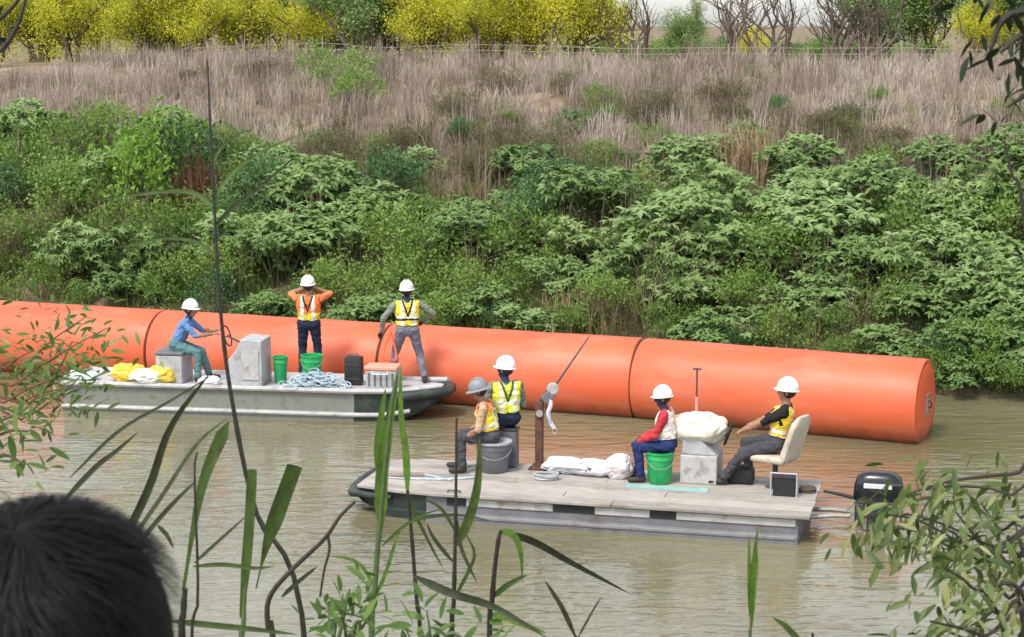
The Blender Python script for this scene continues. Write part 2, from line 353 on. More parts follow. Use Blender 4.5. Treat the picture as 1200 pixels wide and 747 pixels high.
def boat_hull(root, L, w, zd, rake, mh, narrow=0.7, zb=-0.18, tip=0.10, lower=0.5, dark=None):
    """flat bottomed hull; x=0 stern, x=L bow. returns half width at x"""
    def hw(x):
        t = max(0, (x-(L-rake*1.25))/(rake*1.25)); return w/2*(1-(1-narrow)*t*t)
    def bot(x):
        t = max(0, (x-(L-rake))/rake); return zb+(zd-0.06-tip-zb)*t**1.7
    xs = [0, L*0.2, L*0.4, L*0.6] + list(np.linspace(L-rake*1.25, L, 9))
    xs = sorted(set(round(x, 3) for x in xs))
    zl = zb+(zd-zb)*lower
    m = MB(); vs = []; fs = []
    for x in xs:
        b = bot(x); h = hw(x); step = 0.045
        z1 = max(b+0.004, zl); z2 = max(z1+0.004, zl+0.02); zt = zd-0.045
        z1 = min(z1, zt-0.02); z2 = min(max(z2, z1+0.005), zt-0.01)
        for s in (-1, 1):
            vs += [(x, s*(h-0.10), b), (x, s*(h), min(b+0.05, z1-0.001)), (x, s*h, z1), (x, s*(h-step), z2), (x, s*(h-step), zt)]
    n = 10
    for i in range(len(xs)-1):
        a, b = i*n, (i+1)*n
        for k in range(4):
            fs.append((a+k, b+k, b+k+1, a+k+1)); fs.append((a+5+k, a+6+k, b+6+k, b+5+k))
        fs.append((a, a+5, b+5, b)); fs.append((a+4, b+4, b+9, a+9))
    fs.append((0, 1, 2, 3, 4, 9, 8, 7, 6, 5)); e = (len(xs)-1)*n
    fs.append(tuple(e+k for k in (0, 5, 6, 7, 8, 9, 4, 3, 2, 1)))
    m.add(vs, fs); ho = m.build('hull', mh, root, bevel=0)
    if dark is not None:
        ho.data.materials.append(dark)
        for p in ho.data.polygons:
            if p.center.x > L-rake*1.05: p.material_index = 1
    return hw, zl

# ---- front work boat (bow to the left in the picture)
ZD = 0.38; FW_ = 1.95
Ns = PZ(935, 605, ZD); Nb = PZ(440, 574, ZD)
e1 = (Nb-Ns).normalized(); fyaw = math.atan2(e1.y, e1.x); far_f = Vector((-e1.y, e1.x, 0)); far_f = far_f if far_f.y > 0 else -far_f
FC = Ns+far_f*(FW_/2); FC.z = 0; FL = 6.0
fb = empty('work_boat', FC, fyaw); tag(fb, 'flat grey work boat with a pale plank deck carrying four seated workers', 'boat')
hw, zl = boat_hull(fb, FL, FW_, ZD, 1.0, M_alu_d, 0.74, tip=0.06, dark=M_dkgreen)
near = 1 if (Matrix.Rotation(fyaw, 3, 'Z') @ Vector((0, 1, 0))).y < 0 else -1
# deck planks running fore and aft, in two lengths
NP = 7; pr = random.Random(3)
for j in range(NP):
    cut = (2.1, 3.4, 2.7, 3.9, 1.8, 3.1, 2.4)[j]
    for x0, x1 in ((-0.14-pr.uniform(0, 0.02), cut-0.004), (cut+0.004, 5.93)):
        n = 6; vs = []; z0, z1 = ZD-0.038, ZD
        for k in range(n+1):
            x = x0+(x1-x0)*k/n; h = hw(x)+0.025; ya = -h+2*h*j/NP+0.004; yb = -h+2*h*(j+1)/NP-0.004
            vs += [(x, ya, z0), (x, yb, z0), (x, yb, z1), (x, ya, z1)]
        fs = [(0, 1, 2, 3), (n*4+3, n*4+2, n*4+1, n*4)]
        for k in range(n):
            q_ = k*4
            for q in range(4): fs.append((q_+q, q_+4+q, q_+4+(q+1) % 4, q_+(q+1) % 4))
        o = MB().add(vs, fs).build('deck_plank', M_ply, fb, bevel=0.005); o.location.z = pr.uniform(-0.006, 0.003)
# pale side panels with black strips painting the shade of the openings between them, both sides
for s in (near, -near):
    for x0, x1 in ((0.03, 1.55), (1.90, 2.62), (3.18, 4.35)):
        MB().box(((x0+x1)/2, s*(FW_/2-0.037), ZD-0.105), (x1-x0, 0.02, 0.10)).build('side_panel', M_panel, fb, bevel=0.004)
    for x0, x1 in ((1.56, 1.89), (2.63, 3.17), (4.36, 4.62)):
        MB().box(((x0+x1)/2, s*(FW_/2-0.041), ZD-0.10), (x1-x0, 0.012, 0.115)).build('scupper_shade', M_black, fb)
    # rubbing strake
    m = MB(); m.box((2.3, s*(FW_/2+0.004), zl-0.02), (4.55, 0.02, 0.045)); m.build('rub_rail', M_alu, fb, bevel=0.008)
# bow fender
pts = []
for k in range(15):
    a = -math.pi/2+math.pi*k/14; y = hw(FL)*1.02*math.sin(a); pts.append((FL-0.02+0.10*math.cos(a), y, ZD-0.12))
pts = [(FL-0.6, -hw(FL-0.6)-0.0, ZD-0.11), (FL-0.3, -hw(FL-0.3)-0.02, ZD-0.115)]+pts+[(FL-0.3, hw(FL-0.3)+0.02, ZD-0.115), (FL-0.6, hw(FL-0.6)+0.0, ZD-0.11)]
MB().tube(curve(pts, 50), [0.03+0.04*min(1, min(i, 49-i)/8) for i in range(50)], 10).build('bow_fender', M_dkgreen, fb, smooth=True)
for s in (-1, 1):
    m = MB(); m.tube([(4.45, s*(FW_/2-0.09), ZD), (4.45, s*(FW_/2-0.09), ZD+0.03), (4.62, s*(FW_/2-0.09), ZD+0.03), (4.62, s*(FW_/2-0.09), ZD)], 0.012, 6); m.build('cleat', M_dkgrey, fb, smooth=True)
# motor bracket: two tubes reaching aft
for s in (-1, 1):
    MB().tube([(0.05, s*0.24, 0.16), (-0.35, s*0.16, 0.20), (-0.63, s*0.10, 0.20)], 0.032, 8).build('motor_bracket', M_steel, fb, smooth=True)
MB().box((-0.63, 0, 0.24), (0.05, 0.34, 0.24)).build('transom_plate', M_steel, fb, bevel=0.008)
# outboard
om = empty('outboard_motor', fb.matrix_basis @ Vector((-0.66, 0, 0)), fyaw); tag(om, 'black outboard motor with a pale stripe on its cowl behind the boat stern', 'motor')
m = MB()
prof = [(-0.33, 0.38, 0.12), (-0.36, 0.48, 0.16), (-0.36, 0.60, 0.175), (-0.32, 0.72, 0.165), (-0.20, 0.78, 0.12)]
vs = []; fs = []
secs = [(0.40, -0.52, 0.02, 0.13), (0.46, -0.58, 0.04, 0.165), (0.60, -0.60, 0.03, 0.175), (0.70, -0.57, 0.00, 0.165), (0.76, -0.50, -0.06, 0.13), (0.785, -0.42, -0.14, 0.08)]
for z, xa, xb, h in secs:
    for k in range(24):
        a = 2*math.pi*k/24; cx, cy = math.cos(a), math.sin(a); e = 0.55
        vs.append(((xa+xb)/2+(xb-xa)/2*math.copysign(abs(cx)**e, cx), h*math.copysign(abs(cy)**e, cy), z))
for i in range(len(secs)-1):
    for k in range(24): fs.append((i*24+k, i*24+(k+1) % 24, (i+1)*24+(k+1) % 24, (i+1)*24+k))
fs.append(tuple(range(23, -1, -1))); fs.append(tuple(range(24*(len(secs)-1), 24*len(secs))))
M_cowl = mat('gloss_black_cowl', (0.012, 0.014, 0.018), 0.25, 0.3, 5)
cw = MB().add(vs, fs).build('cowl', M_cowl, om, smooth=True)
for s in (-1, 1):
    MB().box((-0.28, s*0.171, 0.625), (0.36, 0.012, 0.065)).build('cowl_stripe', M_bluew, cw, bevel=0.004)
MB().box((-0.27, 0, 0.39), (0.50, 0.27, 0.045)).build('cowl_tray', M_dkgrey, om, bevel=0.012)
MB().box((-0.26, 0, 0.08), (0.22, 0.13, 0.62), taper=(1.15, 1.2)).build('midsection', M_dkgrey, om, bevel=0.03)
MB().box((-0.05, 0, 0.22), (0.12, 0.26, 0.30)).build('clamp', M_dkgrey, om, bevel=0.015)
MB().box((-0.28, 0, -0.20), (0.40, 0.24, 0.02)).build('cavitation_plate', M_dkgrey, om, bevel=0.004)
m = MB(); m.lathe([(0.001, -0.56), (0.045, -0.48), (0.06, -0.30), (0.05, -0.12), (0.001, -0.04)], 14, (0, 0, -0.40), 'x'); m.box((-0.28, 0, -0.30), (0.20, 0.05, 0.22)); m.build('gearcase', M_dkgrey, om, smooth=True)
m = MB()
for k in range(3):
    a = 2*math.pi*k/3; m.box((-0.56, math.sin(a)*0.09, -0.40+math.cos(a)*0.09), (0.02, 0.07, 0.15), rot=(-a, 0.0, 0.4))
m.build('propeller', M_dkgrey, om)
MB().tube([(0.0, 0.05, 0.42), (0.22, 0.07, 0.47), (0.42, 0.07, 0.50)], [0.025, 0.022, 0.018], 8).build('tiller', M_black, om, smooth=True)

# ---- moored boat beside the buoys (bow to the right in the picture)
ZB = 0.50; BW = 1.35
Bs = PZ(72, 449, ZB); Bb = PZ(455, 460.5, ZB)
g1 = (Bb-Bs).normalized(); byaw = math.atan2(g1.y, g1.x); far_b = Vector((-g1.y, g1.x, 0))
BCN = Bs+far_b*(BW/2); BCN.z = 0; BL = 6.5
bb = empty('moored_boat', BCN, byaw); tag(bb, 'long grey flat boat moored along the orange buoys with two workers standing on it', 'boat')
M_bhull = mat('grey_green_hull', (0.22, 0.23, 0.20), 0.55, 0.2, 3, dirt=(0.12, 0.11, 0.07), dscale=3, metal=0.15, bump=0.1)
hwb, zlb = boat_hull(bb, BL, BW, ZB, 1.3, M_bhull, 0.45, tip=0.10, lower=0.45, dark=M_dkgreen)
xe = [0.0, 1.3, 2.6, 3.9, 5.2, 6.45]
for i in range(5):
    x0, x1 = xe[i]+0.004, xe[i+1]-0.004; z0, z1 = ZB-0.04, ZB; n = 5; vs = []
    for k in range(n+1):
        x = x0+(x1-x0)*k/n; h = hwb(x)-0.05; vs += [(x, -h, z0), (x, h, z0), (x, h, z1), (x, -h, z1)]
    fs = [(0, 1, 2, 3), (n*4+3, n*4+2, n*4+1, n*4)]
    for k in range(n):
        a = k*4
        for q in range(4): fs.append((a+q, a+4+q, a+4+(q+1) % 4, a+(q+1) % 4))
    MB().add(vs, fs).build('deck_panel', M_ltgrey, bb, bevel=0.005)
for s in (-1, 1):
    pts = [(x, s*(hwb(x)-0.02), ZB+0.0+0.10*max(0, (x-5.4)/1.35)**2) for x in np.linspace(0, BL, 26)]
    MB().tube(pts, 0.045, 8).build('gunwale', M_panel, bb, smooth=True)
    pts = [(x, s*(hwb(x)+0.008), zlb-0.02+0.25*max(0, (x-5.4)/1.35)**1.7) for x in np.linspace(0, BL-0.5, 24)]
    MB().tube(pts, 0.038, 8).build('rub_rail', M_panel, bb, smooth=True)
pts = [(BL-0.75, -hwb(BL-0.75)-0.02, ZB-0.10), (BL-0.3, -hwb(BL-0.3)-0.03, ZB-0.06), (BL+0.03, -hwb(BL)*0.8, ZB-0.04), (BL+0.09, 0, ZB-0.04), (BL+0.03, hwb(BL)*0.8, ZB-0.04), (BL-0.3, hwb(BL-0.3)+0.03, ZB-0.06), (BL-0.75, hwb(BL-0.75)+0.02, ZB-0.10)]
MB().tube(curve(pts, 30), 0.09, 10).build('bow_fender', M_dkgreen, bb, smooth=True)
MB().box((0.02, 0, ZB-0.02), (0.05, BW-0.1, 0.16)).build('transom', M_panel, bb, bevel=0.01)

# ------------------------------------------------------------------ things on the boats
def rootthing(name, label, cat, px, py, z, yaw, group=None):
    p = PZ(px, py, z); e = empty(name, (p.x, p.y, z), yaw); tag(e, label, cat, group); return e
def bucket(name, label, px, py, z, r0, r1, h, m, lid=None, rim=None, yaw=0, handle=True):
    e = rootthing(name, label, 'bucket', px, py, z, yaw)
    MB().lathe([(0.001, 0.0), (r0-0.01, 0.0), (r0, 0.012), (r0+(r1-r0)*0.75, h*0.75), (r0+(r1-r0)*0.76+0.008, h*0.76), (r0+(r1-r0)*0.80+0.008, h*0.80), (r1, h*0.81), (r1, h-0.03), (r1+0.012, h-0.025), (r1+0.012, h), (r1-0.012, h), (r0-0.012, 0.02), (0.001, 0.02)], 32).build('pail', m, e, smooth=True)
    if lid: MB().lathe([(r1+0.018, h-0.015), (r1+0.018, h+0.012), (r1-0.02, h+0.014), (r1-0.03, h+0.006), (0.001, h+0.006)], 32).build('lid', lid, e, smooth=True)
    if handle:
        pts = [(math.cos(a)*(r1+0.016), -math.sin(a)*0.35*r1-0.0, h-0.06-math.sin(a)*0.14) for a in np.linspace(0, math.pi, 14)]
        pts = [(x, y-r1*0.95*math.sin(a), z_) for (x, y, z_), a in zip(pts, np.linspace(0, math.pi, 14))]
        MB().tube(pts, 0.005, 6).build('handle', M_steel, e, smooth=True)
    return e
bucket('bucket', 'large dark grey tub under the worker in the grey hat', 579, 552, ZD, 0.19, 0.235, 0.42, M_greypl, lid=M_ltgrey)
bucket('bucket', 'bright green bucket under the worker in the red shirt', 773, 566, ZD, 0.155, 0.185, 0.44, M_greenb)
bucket('bucket', 'green bucket on the moored boat behind the net, in front of the standing worker', 366, 450, ZB, 0.15, 0.18, 0.50, M_greenb)
bucket('bucket', 'narrow green pail on the moored boat next to the grey console', 329, 449, ZB, 0.10, 0.125, 0.46, M_greenb, handle=False)

# davit post with block and hook
dv = rootthing('davit', 'dark brown davit post with a hanging block and thin slanting boom on the deck', 'davit', 632, 549, ZD, fyaw)
MB().box((0, 0, 0.48), (0.105, 0.105, 0.96)).build('post', M_rust, dv, bevel=0.012)
MB().box((0, 0, 0.012), (0.26, 0.26, 0.024)).build('base_plate', M_rust, dv, bevel=0.004)
for dx in (-0.1, 0.1):
    for dy in (-0.1, 0.1): MB().lathe([(0.014, 0.024), (0.014, 0.045), (0.001, 0.045)], 6, (dx, dy, 0)).build('bolt', M_dkgrey, dv)
MB().tube([(0, 0, 0.90), (-0.05, 0, 1.02), (-0.16, 0, 1.15)], 0.028, 8).build('arm', M_rust, dv, smooth=True)
bk = MB().lathe([(0.001, -0.03), (0.075, -0.03), (0.085, -0.012), (0.06, 0), (0.085, 0.012), (0.075, 0.03), (0.001, 0.03)], 20, (-0.19, 0, 1.14), 'y').build('pulley_block', M_ltgrey, dv, smooth=True)
MB().tube(curve([(-0.15, 0.02, 1.08), (-0.17, 0.04, 0.92), (-0.13, 0.03, 0.80), (-0.16, 0.0, 0.66), (-0.21, 0.0, 0.58)], 20), 0.030, 8).build('tackle', M_bluew, dv, smooth=True)
MB().tube(curve([(-0.21, 0, 0.60), (-0.25, 0, 0.55), (-0.22, 0, 0.50), (-0.18, 0, 0.54)], 12), 0.013, 6).build('hook', M_steel, dv, smooth=True)
# thin boom slanting up from the block
tipw = PY(690, 395, dv.location.y+0.35); tipl = dv.matrix_basis.inverted() @ tipw
MB().tube([(-0.05, 0, 0.98), (-0.19, 0, 1.14), tuple(tipl)], [0.022, 0.018, 0.011], 8).build('boom', M_dkgrey, dv, smooth=True)
MB().box((-0.12, 0, 1.02), (0.16, 0.12, 0.14), rot=(0, 0.7, 0)).build('winch_housing', M_greypl, dv, bevel=0.02)
MB().lathe([(0.001, -0.09), (0.05, -0.09), (0.05, -0.07), (0.03, -0.065), (0.03, 0.065), (0.05, 0.07), (0.05, 0.09), (0.001, 0.09)], 16, (-0.02, 0, 0.80), 'y').build('winch_drum', M_steel, dv, smooth=True)
# steering console with a canvas sack over it
cs = rootthing('steering_console', 'low pale grey steering console box between the seated workers', 'console', 822, 562, ZD, fyaw)
MB().box((0, 0, 0.20), (0.50, 0.62, 0.40)).build('cabinet', M_panel, cs, bevel=0.02)
m = MB(); m.add([(-0.24, -0.30, 0.40), (0.24, -0.30, 0.40), (0.24, 0.30, 0.40), (-0.24, 0.30, 0.40), (-0.04, -0.30, 0.60), (0.22, -0.30, 0.62), (0.22, 0.30, 0.62), (-0.04, 0.30, 0.60)], [(0, 3, 2, 1), (4, 5, 6, 7), (0, 1, 5, 4), (1, 2, 6, 5), (2, 3, 7, 6), (3, 0, 4, 7)])
m.build('dashboard', M_ltgrey, cs, bevel=0.02)
wh = MB(); wh.tube([(-0.36-0.05*math.sin(a), 0.16*math.cos(a), 0.66+0.15*math.sin(a)) for a in np.linspace(0, 2*math.pi, 25)], 0.014, 8, cap=False)
wh.build('steering_wheel', M_black, cs, smooth=True)
MB().tube([(-0.06, 0, 0.52), (-0.36, 0, 0.66)], 0.018, 8).build('steering_column', M_dkgrey, cs)
for k in range(3):
    MB().box((-0.362-0.03*math.sin(k*2.1+.5), 0.10*math.cos(k*2.1+.5)*0.75, 0.66+0.10*math.sin(k*2.1+.5)*0.75), (0.012, 0.02, 0.14), rot=(-(k*2.1+.5)+math.pi/2, 0, 0)).build('spoke', M_dkgrey, cs)

def sack(name, label, px, py, z, dims, m, seed, yaw=0, cat='sack', amp=0.22):
    """soft bag: a lumpy flattened ball with creases"""
    bm = bmesh.new(); bmesh.ops.create_icosphere(bm, subdivisions=5, radius=1)
    for v in bm.verts:
        n_ = v.co.copy(); d = amp*mnoise.noise(n_*1.3+Vector((seed, 0, 0)))+0.16*abs(mnoise.noise(n_*2.0+Vector((0, seed, 0))))-0.05-0.07*(1-min(1, abs(mnoise.noise(n_*1.9+Vector((seed, seed, 1))))*4))
        c = n_*(1+d); c = Vector((math.copysign(abs(c.x)**0.8, c.x)*dims[0]/2, math.copysign(abs(c.y)**0.8, c.y)*dims[1]/2, c.z*dims[2]/2))
        c.z = max(c.z+dims[2]*0.42, 0.0+0.004*n_.x); v.co = c
    me = bpy.data.meshes.new(name); bm.to_mesh(me); bm.free(); me.polygons.foreach_set('use_smooth', [True]*len(me.polygons))
    p = PZ(px, py, z); o = link(name, me, m, None, (p.x, p.y, z), yaw); tag(o, label, cat); return o
# heap of canvas on the console
cz = 0.62+ZD
pc = cs.matrix_basis @ Vector((0.06, 0.0, 0)); 
sk = sack('canvas_bundle', 'cream canvas bundle heaped over the steering console', 822, 562, ZD, (0.80, 0.70, 0.44), M_cream, 3.3, fyaw)
sk.location = (pc.x, pc.y, ZD+0.53)
# thin vertical pole behind console
po = rootthing('marker_pole', 'thin red orange pole with a dark tip rising behind the console', 'pole', 815, 557, ZD, fyaw)
MB().tube([(0, 0, 0), (0.0, 0, 1.10)], 0.020, 8).build('shaft', M_pink, po)
MB().tube([(0, 0, 1.10), (0, 0, 1.50)], 0.013, 8).build('tip', M_rust, po)
MB().tube([(-0.06, 0, 1.485), (0.06, 0, 1.485)], 0.014, 8).build('crossbar', M_dkgrey, po)
MB().lathe([(0.001, 0), (0.07, 0), (0.07, 0.02), (0.03, 0.03), (0.001, 0.03)], 16).build('foot', M_dkgrey, po, smooth=True)

# helm seat
st = rootthing('helm_seat', 'tan upholstered helm seat with a tall rounded backrest on the boat deck', 'seat', 908, 571, ZD, fyaw+R(-22))
MB().box((0.02, 0, 0.41), (0.50, 0.48, 0.10)).build('cushion', M_tan, st, bevel=0.04, seg=3, smooth=True)
m = MB(); vs = []; fs = []
for i, t in enumerate(np.linspace(0, 1, 9)):
    h = 0.23*(1-0.25*max(0, (t-0.7)/0.3)**2); x = -0.20-0.20*t; z = 0.42+0.60*t; th = 0.075*(1-0.2*t)
    if t == 1: h *= 0.75; th *= 0.5
    for k in range(16):
        a = 2*math.pi*k/16; cx, cy = math.cos(a), math.sin(a)
        vs.append((x+th*math.copysign(abs(cx)**0.7, cx), h*math.copysign(abs(cy)**0.5, cy), z))
for i in range(8):
    for k in range(16): fs.append((i*16+k, i*16+(k+1) % 16, (i+1)*16+(k+1) % 16, (i+1)*16+k))
fs += [tuple(range(15, -1, -1)), tuple(range(128, 144))]
m.add(vs, fs).build('backrest', M_tan, st, smooth=True)
MB().lathe([(0.001, 0), (0.13, 0), (0.13, 0.015), (0.04, 0.03), (0.035, 0.35), (0.001, 0.35)], 16).build('pedestal', M_dkgrey, st, smooth=True)
MB().tube([(-0.19, 0.0, 0.38), (-0.25, 0.0, 0.42), (-0.24, 0, 0.50)], 0.02, 8).build('hinge', M_steel, st)
# battery box with white strap frame under the seat
cr = rootthing('battery_box', 'black battery box in a pale frame beside the helm seat', 'box', 918, 580, ZD, fyaw)
MB().box((-0.02, 0, 0.13), (0.30, 0.22, 0.25)).build('case', M_black, cr, bevel=0.012)
MB().box((-0.02, 0, 0.262), (0.32, 0.24, 0.03)).build('lid', M_dkgrey, cr, bevel=0.008)
for x in (0.155,):
    MB().tube([(x, near*0.135, 0), (x, near*0.135, 0.32), (x-0.34, near*0.135, 0.32), (x-0.34, near*0.135, 0.0)], 0.014, 6).build('frame', M_ltgrey, cr)
ck = rootthing('fuel_tank', 'small black fuel tank on deck in front of the helm seat', 'tank', 868, 566, ZD, fyaw)
MB().box((0, 0, 0.11), (0.36, 0.24, 0.22)).build('tank', M_black, ck, bevel=0.04, smooth=True)
MB().lathe([(0.04, 0.21), (0.04, 0.25), (0.03, 0.255), (0.001, 0.255)], 12).build('cap', M_dkgrey, ck)
# coil of rope by the seat
hp = rootthing('rope_coil', 'small dark rope coil lying on the deck by the battery box', 'rope', 946, 577, ZD, fyaw)
m = MB(); pts = []
for k in range(90):
    a = k*0.42; r = 0.10+0.015*math.sin(k*0.31); pts.append((r*math.cos(a), r*math.sin(a)*0.9, 0.014+0.0006*k))
m.tube(pts, 0.012, 6); m.build('coil', M_rope, hp, smooth=True)
# turquoise mat
mt = rootthing('deck_mat', 'thin pale turquoise mat lying along the deck in front of the green bucket', 'mat', 782, 573, ZD, fyaw)
m = MB(); n = 14; vs = []
for i in range(n+1):
    for j in range(5):
        x = -0.55+1.1*i/n; y = -0.09+0.18*j/4; vs.append((x, y, 0.010+0.004*math.sin(i*1.9+j)+0.003))
fs = [(i*5+j, i*5+j+1, (i+1)*5+j+1, (i+1)*5+j) for i in range(n) for j in range(4)]
b0 = len(vs); vs += [(x, y, 0.001) for x, y, z in vs]; fs += [tuple(reversed([q+b0 for q in f])) for f in fs]
ring = [j for j in range(5)]+[i*5+4 for i in range(1, n+1)]+[n*5+j for j in range(3, -1, -1)]+[i*5 for i in range(n-1, 0, -1)]
fs += [(ring[k], ring[(k+1) % len(ring)], ring[(k+1) % len(ring)]+b0, ring[k]+b0) for k in range(len(ring))]
m.add(vs, fs).build('sheet', M_cyan, mt, smooth=True)
# white sacks with dark print and a clear bag
M_print = mat('printed_white_sack', (0.62, 0.61, 0.64), 0.6, 0.08, 5, dirt=(0.06, 0.07, 0.10), dscale=9, dlo=0.60, dhi=0.63, bump=0.3, bscale=14)
M_film = mat('cloudy_plastic_film', (0.62, 0.58, 0.58), 0.25, 0.15, 7, bump=0.6, bscale=10)
sack('plastic_sack', 'flat white sack with dark print lying on the deck by the davit', 690, 556, ZD, (0.72, 0.42, 0.23), M_print, 1.2, fyaw)
sack('plastic_sack', 'pale lilac crumpled sack on the deck at the davit foot', 660, 553, ZD, (0.58, 0.44, 0.22), M_bluew, 5.2, fyaw)
sack('plastic_bag', 'cloudy pale plastic bag bulging beside the blue trouser legs', 726, 560, ZD, (0.42, 0.36, 0.36), M_film, 8.8, fyaw)

lr = rootthing('deck_line', 'slack pale mooring line snaking over the front deck near the bow', 'rope', 500, 560, ZD, fyaw)
pts = [(0.75*math.cos(k*0.21)*(1-k/70)-0.1, 0.20*math.sin(k*0.33)*(1-k/90), 0.013+0.002*(k % 3)) for k in range(48)]
MB().tube(curve(pts, 120), 0.010, 5).build('line', M_net, lr, smooth=True)
bd = rootthing('loose_board', 'short loose weathered board lying across the front deck by the bow', 'board', 470, 558, ZD, fyaw+R(20))
MB().box((0, 0, 0.016), (0.62, 0.14, 0.028)).build('board', M_bark0, bd, bevel=0.004)
hs0 = rootthing('hose_coil', 'grey hose coiled on the deck beside the davit foot', 'hose', 640, 562, ZD, fyaw)
pts = [((0.16+0.012*math.sin(k*.7))*math.cos(k*0.4), (0.12+0.010*math.cos(k*.5))*math.sin(k*0.4), 0.018+0.0012*k) for k in range(60)]
MB().tube(pts, 0.014, 6).build('coil', M_ltgrey, hs0, smooth=True)
# ---- on the moored boat
cb = rootthing('steering_console', 'tall grey steering console with a slanted front on the moored boat', 'console', 293, 449, ZB, byaw)
m = MB(); P_ = [(-0.32, 0.0), (0.30, 0.0), (0.30, 0.78), (-0.06, 0.80), (-0.14, 0.62), (-0.30, 0.42)]
m.add([(x, -0.30, z) for x, z in P_]+[(x, 0.30, z) for x, z in P_], [tuple(range(5, -1, -1)), tuple(range(6, 12))]+[(i, (i+1) % 6, (i+1) % 6+6, i+6) for i in range(6)])
m.build('cabinet', M_ltgrey, cb, bevel=0.02)
MB().box((0.10, -0.309, 0.36), (0.30, 0.012, 0.50)).build('hatch', M_panel, cb, bevel=0.005)
MB().tube([(-0.38, -0.165, 0.80), (-0.38, 0.165, 0.80)], 0.012, 6).build('spoke', M_dkgrey, cb, bevel=0.003)
MB().tube([(-0.10, 0, 0.66), (-0.25, 0, 0.74), (-0.38, 0, 0.80)], 0.018, 8).build('steering_column', M_dkgrey, cb)
MB().tube([(-0.38-0.05*math.sin(a), 0.17*math.cos(a), 0.80+0.17*math.sin(a)) for a in np.linspace(0, 2*math.pi, 25)], 0.013, 8, cap=False).build('steering_wheel', M_black, cb, smooth=True)
# seat box for the helmsman
sb = rootthing('seat_locker', 'grey locker seat under the worker at the moored boat helm', 'seat', 205, 446, ZB, byaw)
MB().box((0, 0, 0.24), (0.46, 0.60, 0.48)).build('locker', M_ltgrey, sb, bevel=0.02)
MB().box((0, 0, 0.51), (0.50, 0.62, 0.06)).build('cushion', M_greypl, sb, bevel=0.02)
sack('yellow_sack', 'bulging yellow sack on the moored boat beside the stern', 150, 446, ZB, (0.60, 0.46, 0.34), M_yellow, 2.2, byaw)
sack('yellow_sack', 'yellow sack on the moored boat against the helm locker', 190, 449, ZB, (0.55, 0.42, 0.32), M_yellow, 6.1, byaw)
sack('white_sack', 'white plastic sack on the moored boat deck between the yellow sacks', 172, 450, ZB, (0.56, 0.40, 0.28), M_white, 4.4, byaw)
sack('white_sack', 'pale turquoise white sack at the moored boat stern', 95, 445, ZB, (0.60, 0.40, 0.17), mat('mint_sack', (0.55, 0.68, 0.60), 0.6, 0.1), 9.4, byaw)
sack('white_sack', 'white crumpled sack by the foot of the grey console', 245, 451, ZB, (0.40, 0.30, 0.16), M_white, 7.7, byaw)
# heap of net: many loops of cord in one part
nr = rootthing('fishing_net', 'heap of pale blue net piled on the moored boat deck', 'net', 368, 454, ZB, byaw)
m = MB(); rr = random.Random(5)
for k in range(90):
    cx, cy = rr.gauss(0, 0.22), rr.gauss(0, 0.10); hmax = max(0.03, 0.26-0.5*abs(cx)); z = rr.uniform(0.0, hmax); r = rr.uniform(0.06, 0.14); a0 = rr.uniform(0, 6.3); tl = rr.uniform(0.1, 1.1)
    pts = [(cx+r*math.cos(a0+a), cy+r*math.sin(a0+a)*math.cos(tl), max(0.008, z+r*math.sin(a0+a)*math.sin(tl)*0.6+0.02)) for a in np.linspace(0, 5.6, 12)]
    m.tube(pts, 0.010, 5)
m.build('mesh_cord', M_net, nr, smooth=True)['kind'] = 'stuff'
# black jerrycan box, crate with salmon lid
jb = rootthing('equipment_case', 'upright black equipment case standing on the moored boat', 'case', 415, 451, ZB, byaw)
MB().box((0, 0, 0.25), (0.30, 0.20, 0.48)).build('shell', M_black, jb, bevel=0.03, smooth=True)
MB().tube([(-0.07, 0, 0.48), (-0.07, 0, 0.53), (0.07, 0, 0.53), (0.07, 0, 0.48)], 0.012, 6).build('handle', M_dkgrey, jb)
for dz in (0.12, 0.36): MB().box((0, -0.103, dz), (0.24, 0.008, 0.03)).build('rib', M_dkgrey, jb)
cl = rootthing('cooler_box', 'grey cooler box with a salmon lid on the moored boat', 'cooler', 449, 456, ZB, byaw)
MB().box((0, 0, 0.17), (0.50, 0.34, 0.34), taper=(1.06, 1.06)).build('tub', M_ltgrey, cl, bevel=0.02)
lid = MB().box((0, 0, 0.375), (0.56, 0.39, 0.07)).build('lid', M_pink, cl, bevel=0.02)
for k in range(5): MB().box((-0.2+0.1*k, -0.179, 0.19), (0.035, 0.012, 0.22), rot=(0.03, 0, 0)).build('rib', M_greypl, cl)
MB().tube([(-0.13, -0.20, 0.33), (-0.13, -0.23, 0.29), (0.13, -0.23, 0.29), (0.13, -0.20, 0.33)], 0.010, 6).build('handle', M_white, cl)
# orange rope hanging in the standing worker's hand reaches the cooler

# ------------------------------------------------------------------ people
M_skin = mat('skin_brown', (0.30, 0.15, 0.09), 0.55, 0.12, 14)
M_hair = mat('black_hair', (0.012, 0.010, 0.009), 0.5, 0.3, 40)
M_boot = mat('dark_boot', (0.035, 0.028, 0.022), 0.7, 0.2, 14)
M_eye = mat('eye_dark', (0.02, 0.012, 0.008), 0.2, 0.1, 10)
M_hatw = mat('white_hard_hat', (0.78, 0.78, 0.76), 0.35, 0.05, 6, dirt=(0.60, 0.57, 0.50), dscale=9)
M_hatg = mat('grey_hard_hat', (0.22, 0.23, 0.24), 0.5, 0.12, 9)
M_gaiter = mat('navy_gaiter', (0.022, 0.035, 0.075), 0.85, 0.2, 20)
def cloth(name, c, var=0.18): return mat(name, c, 0.9, var, 9, bump=0.5, bscale=16, spec=0.15)
C_navy = cloth('navy_trousers', (0.022, 0.030, 0.055)); C_gry = cloth('grey_trousers', (0.17, 0.17, 0.20)); C_dgry = cloth('dark_grey_trousers', (0.065, 0.065, 0.075))
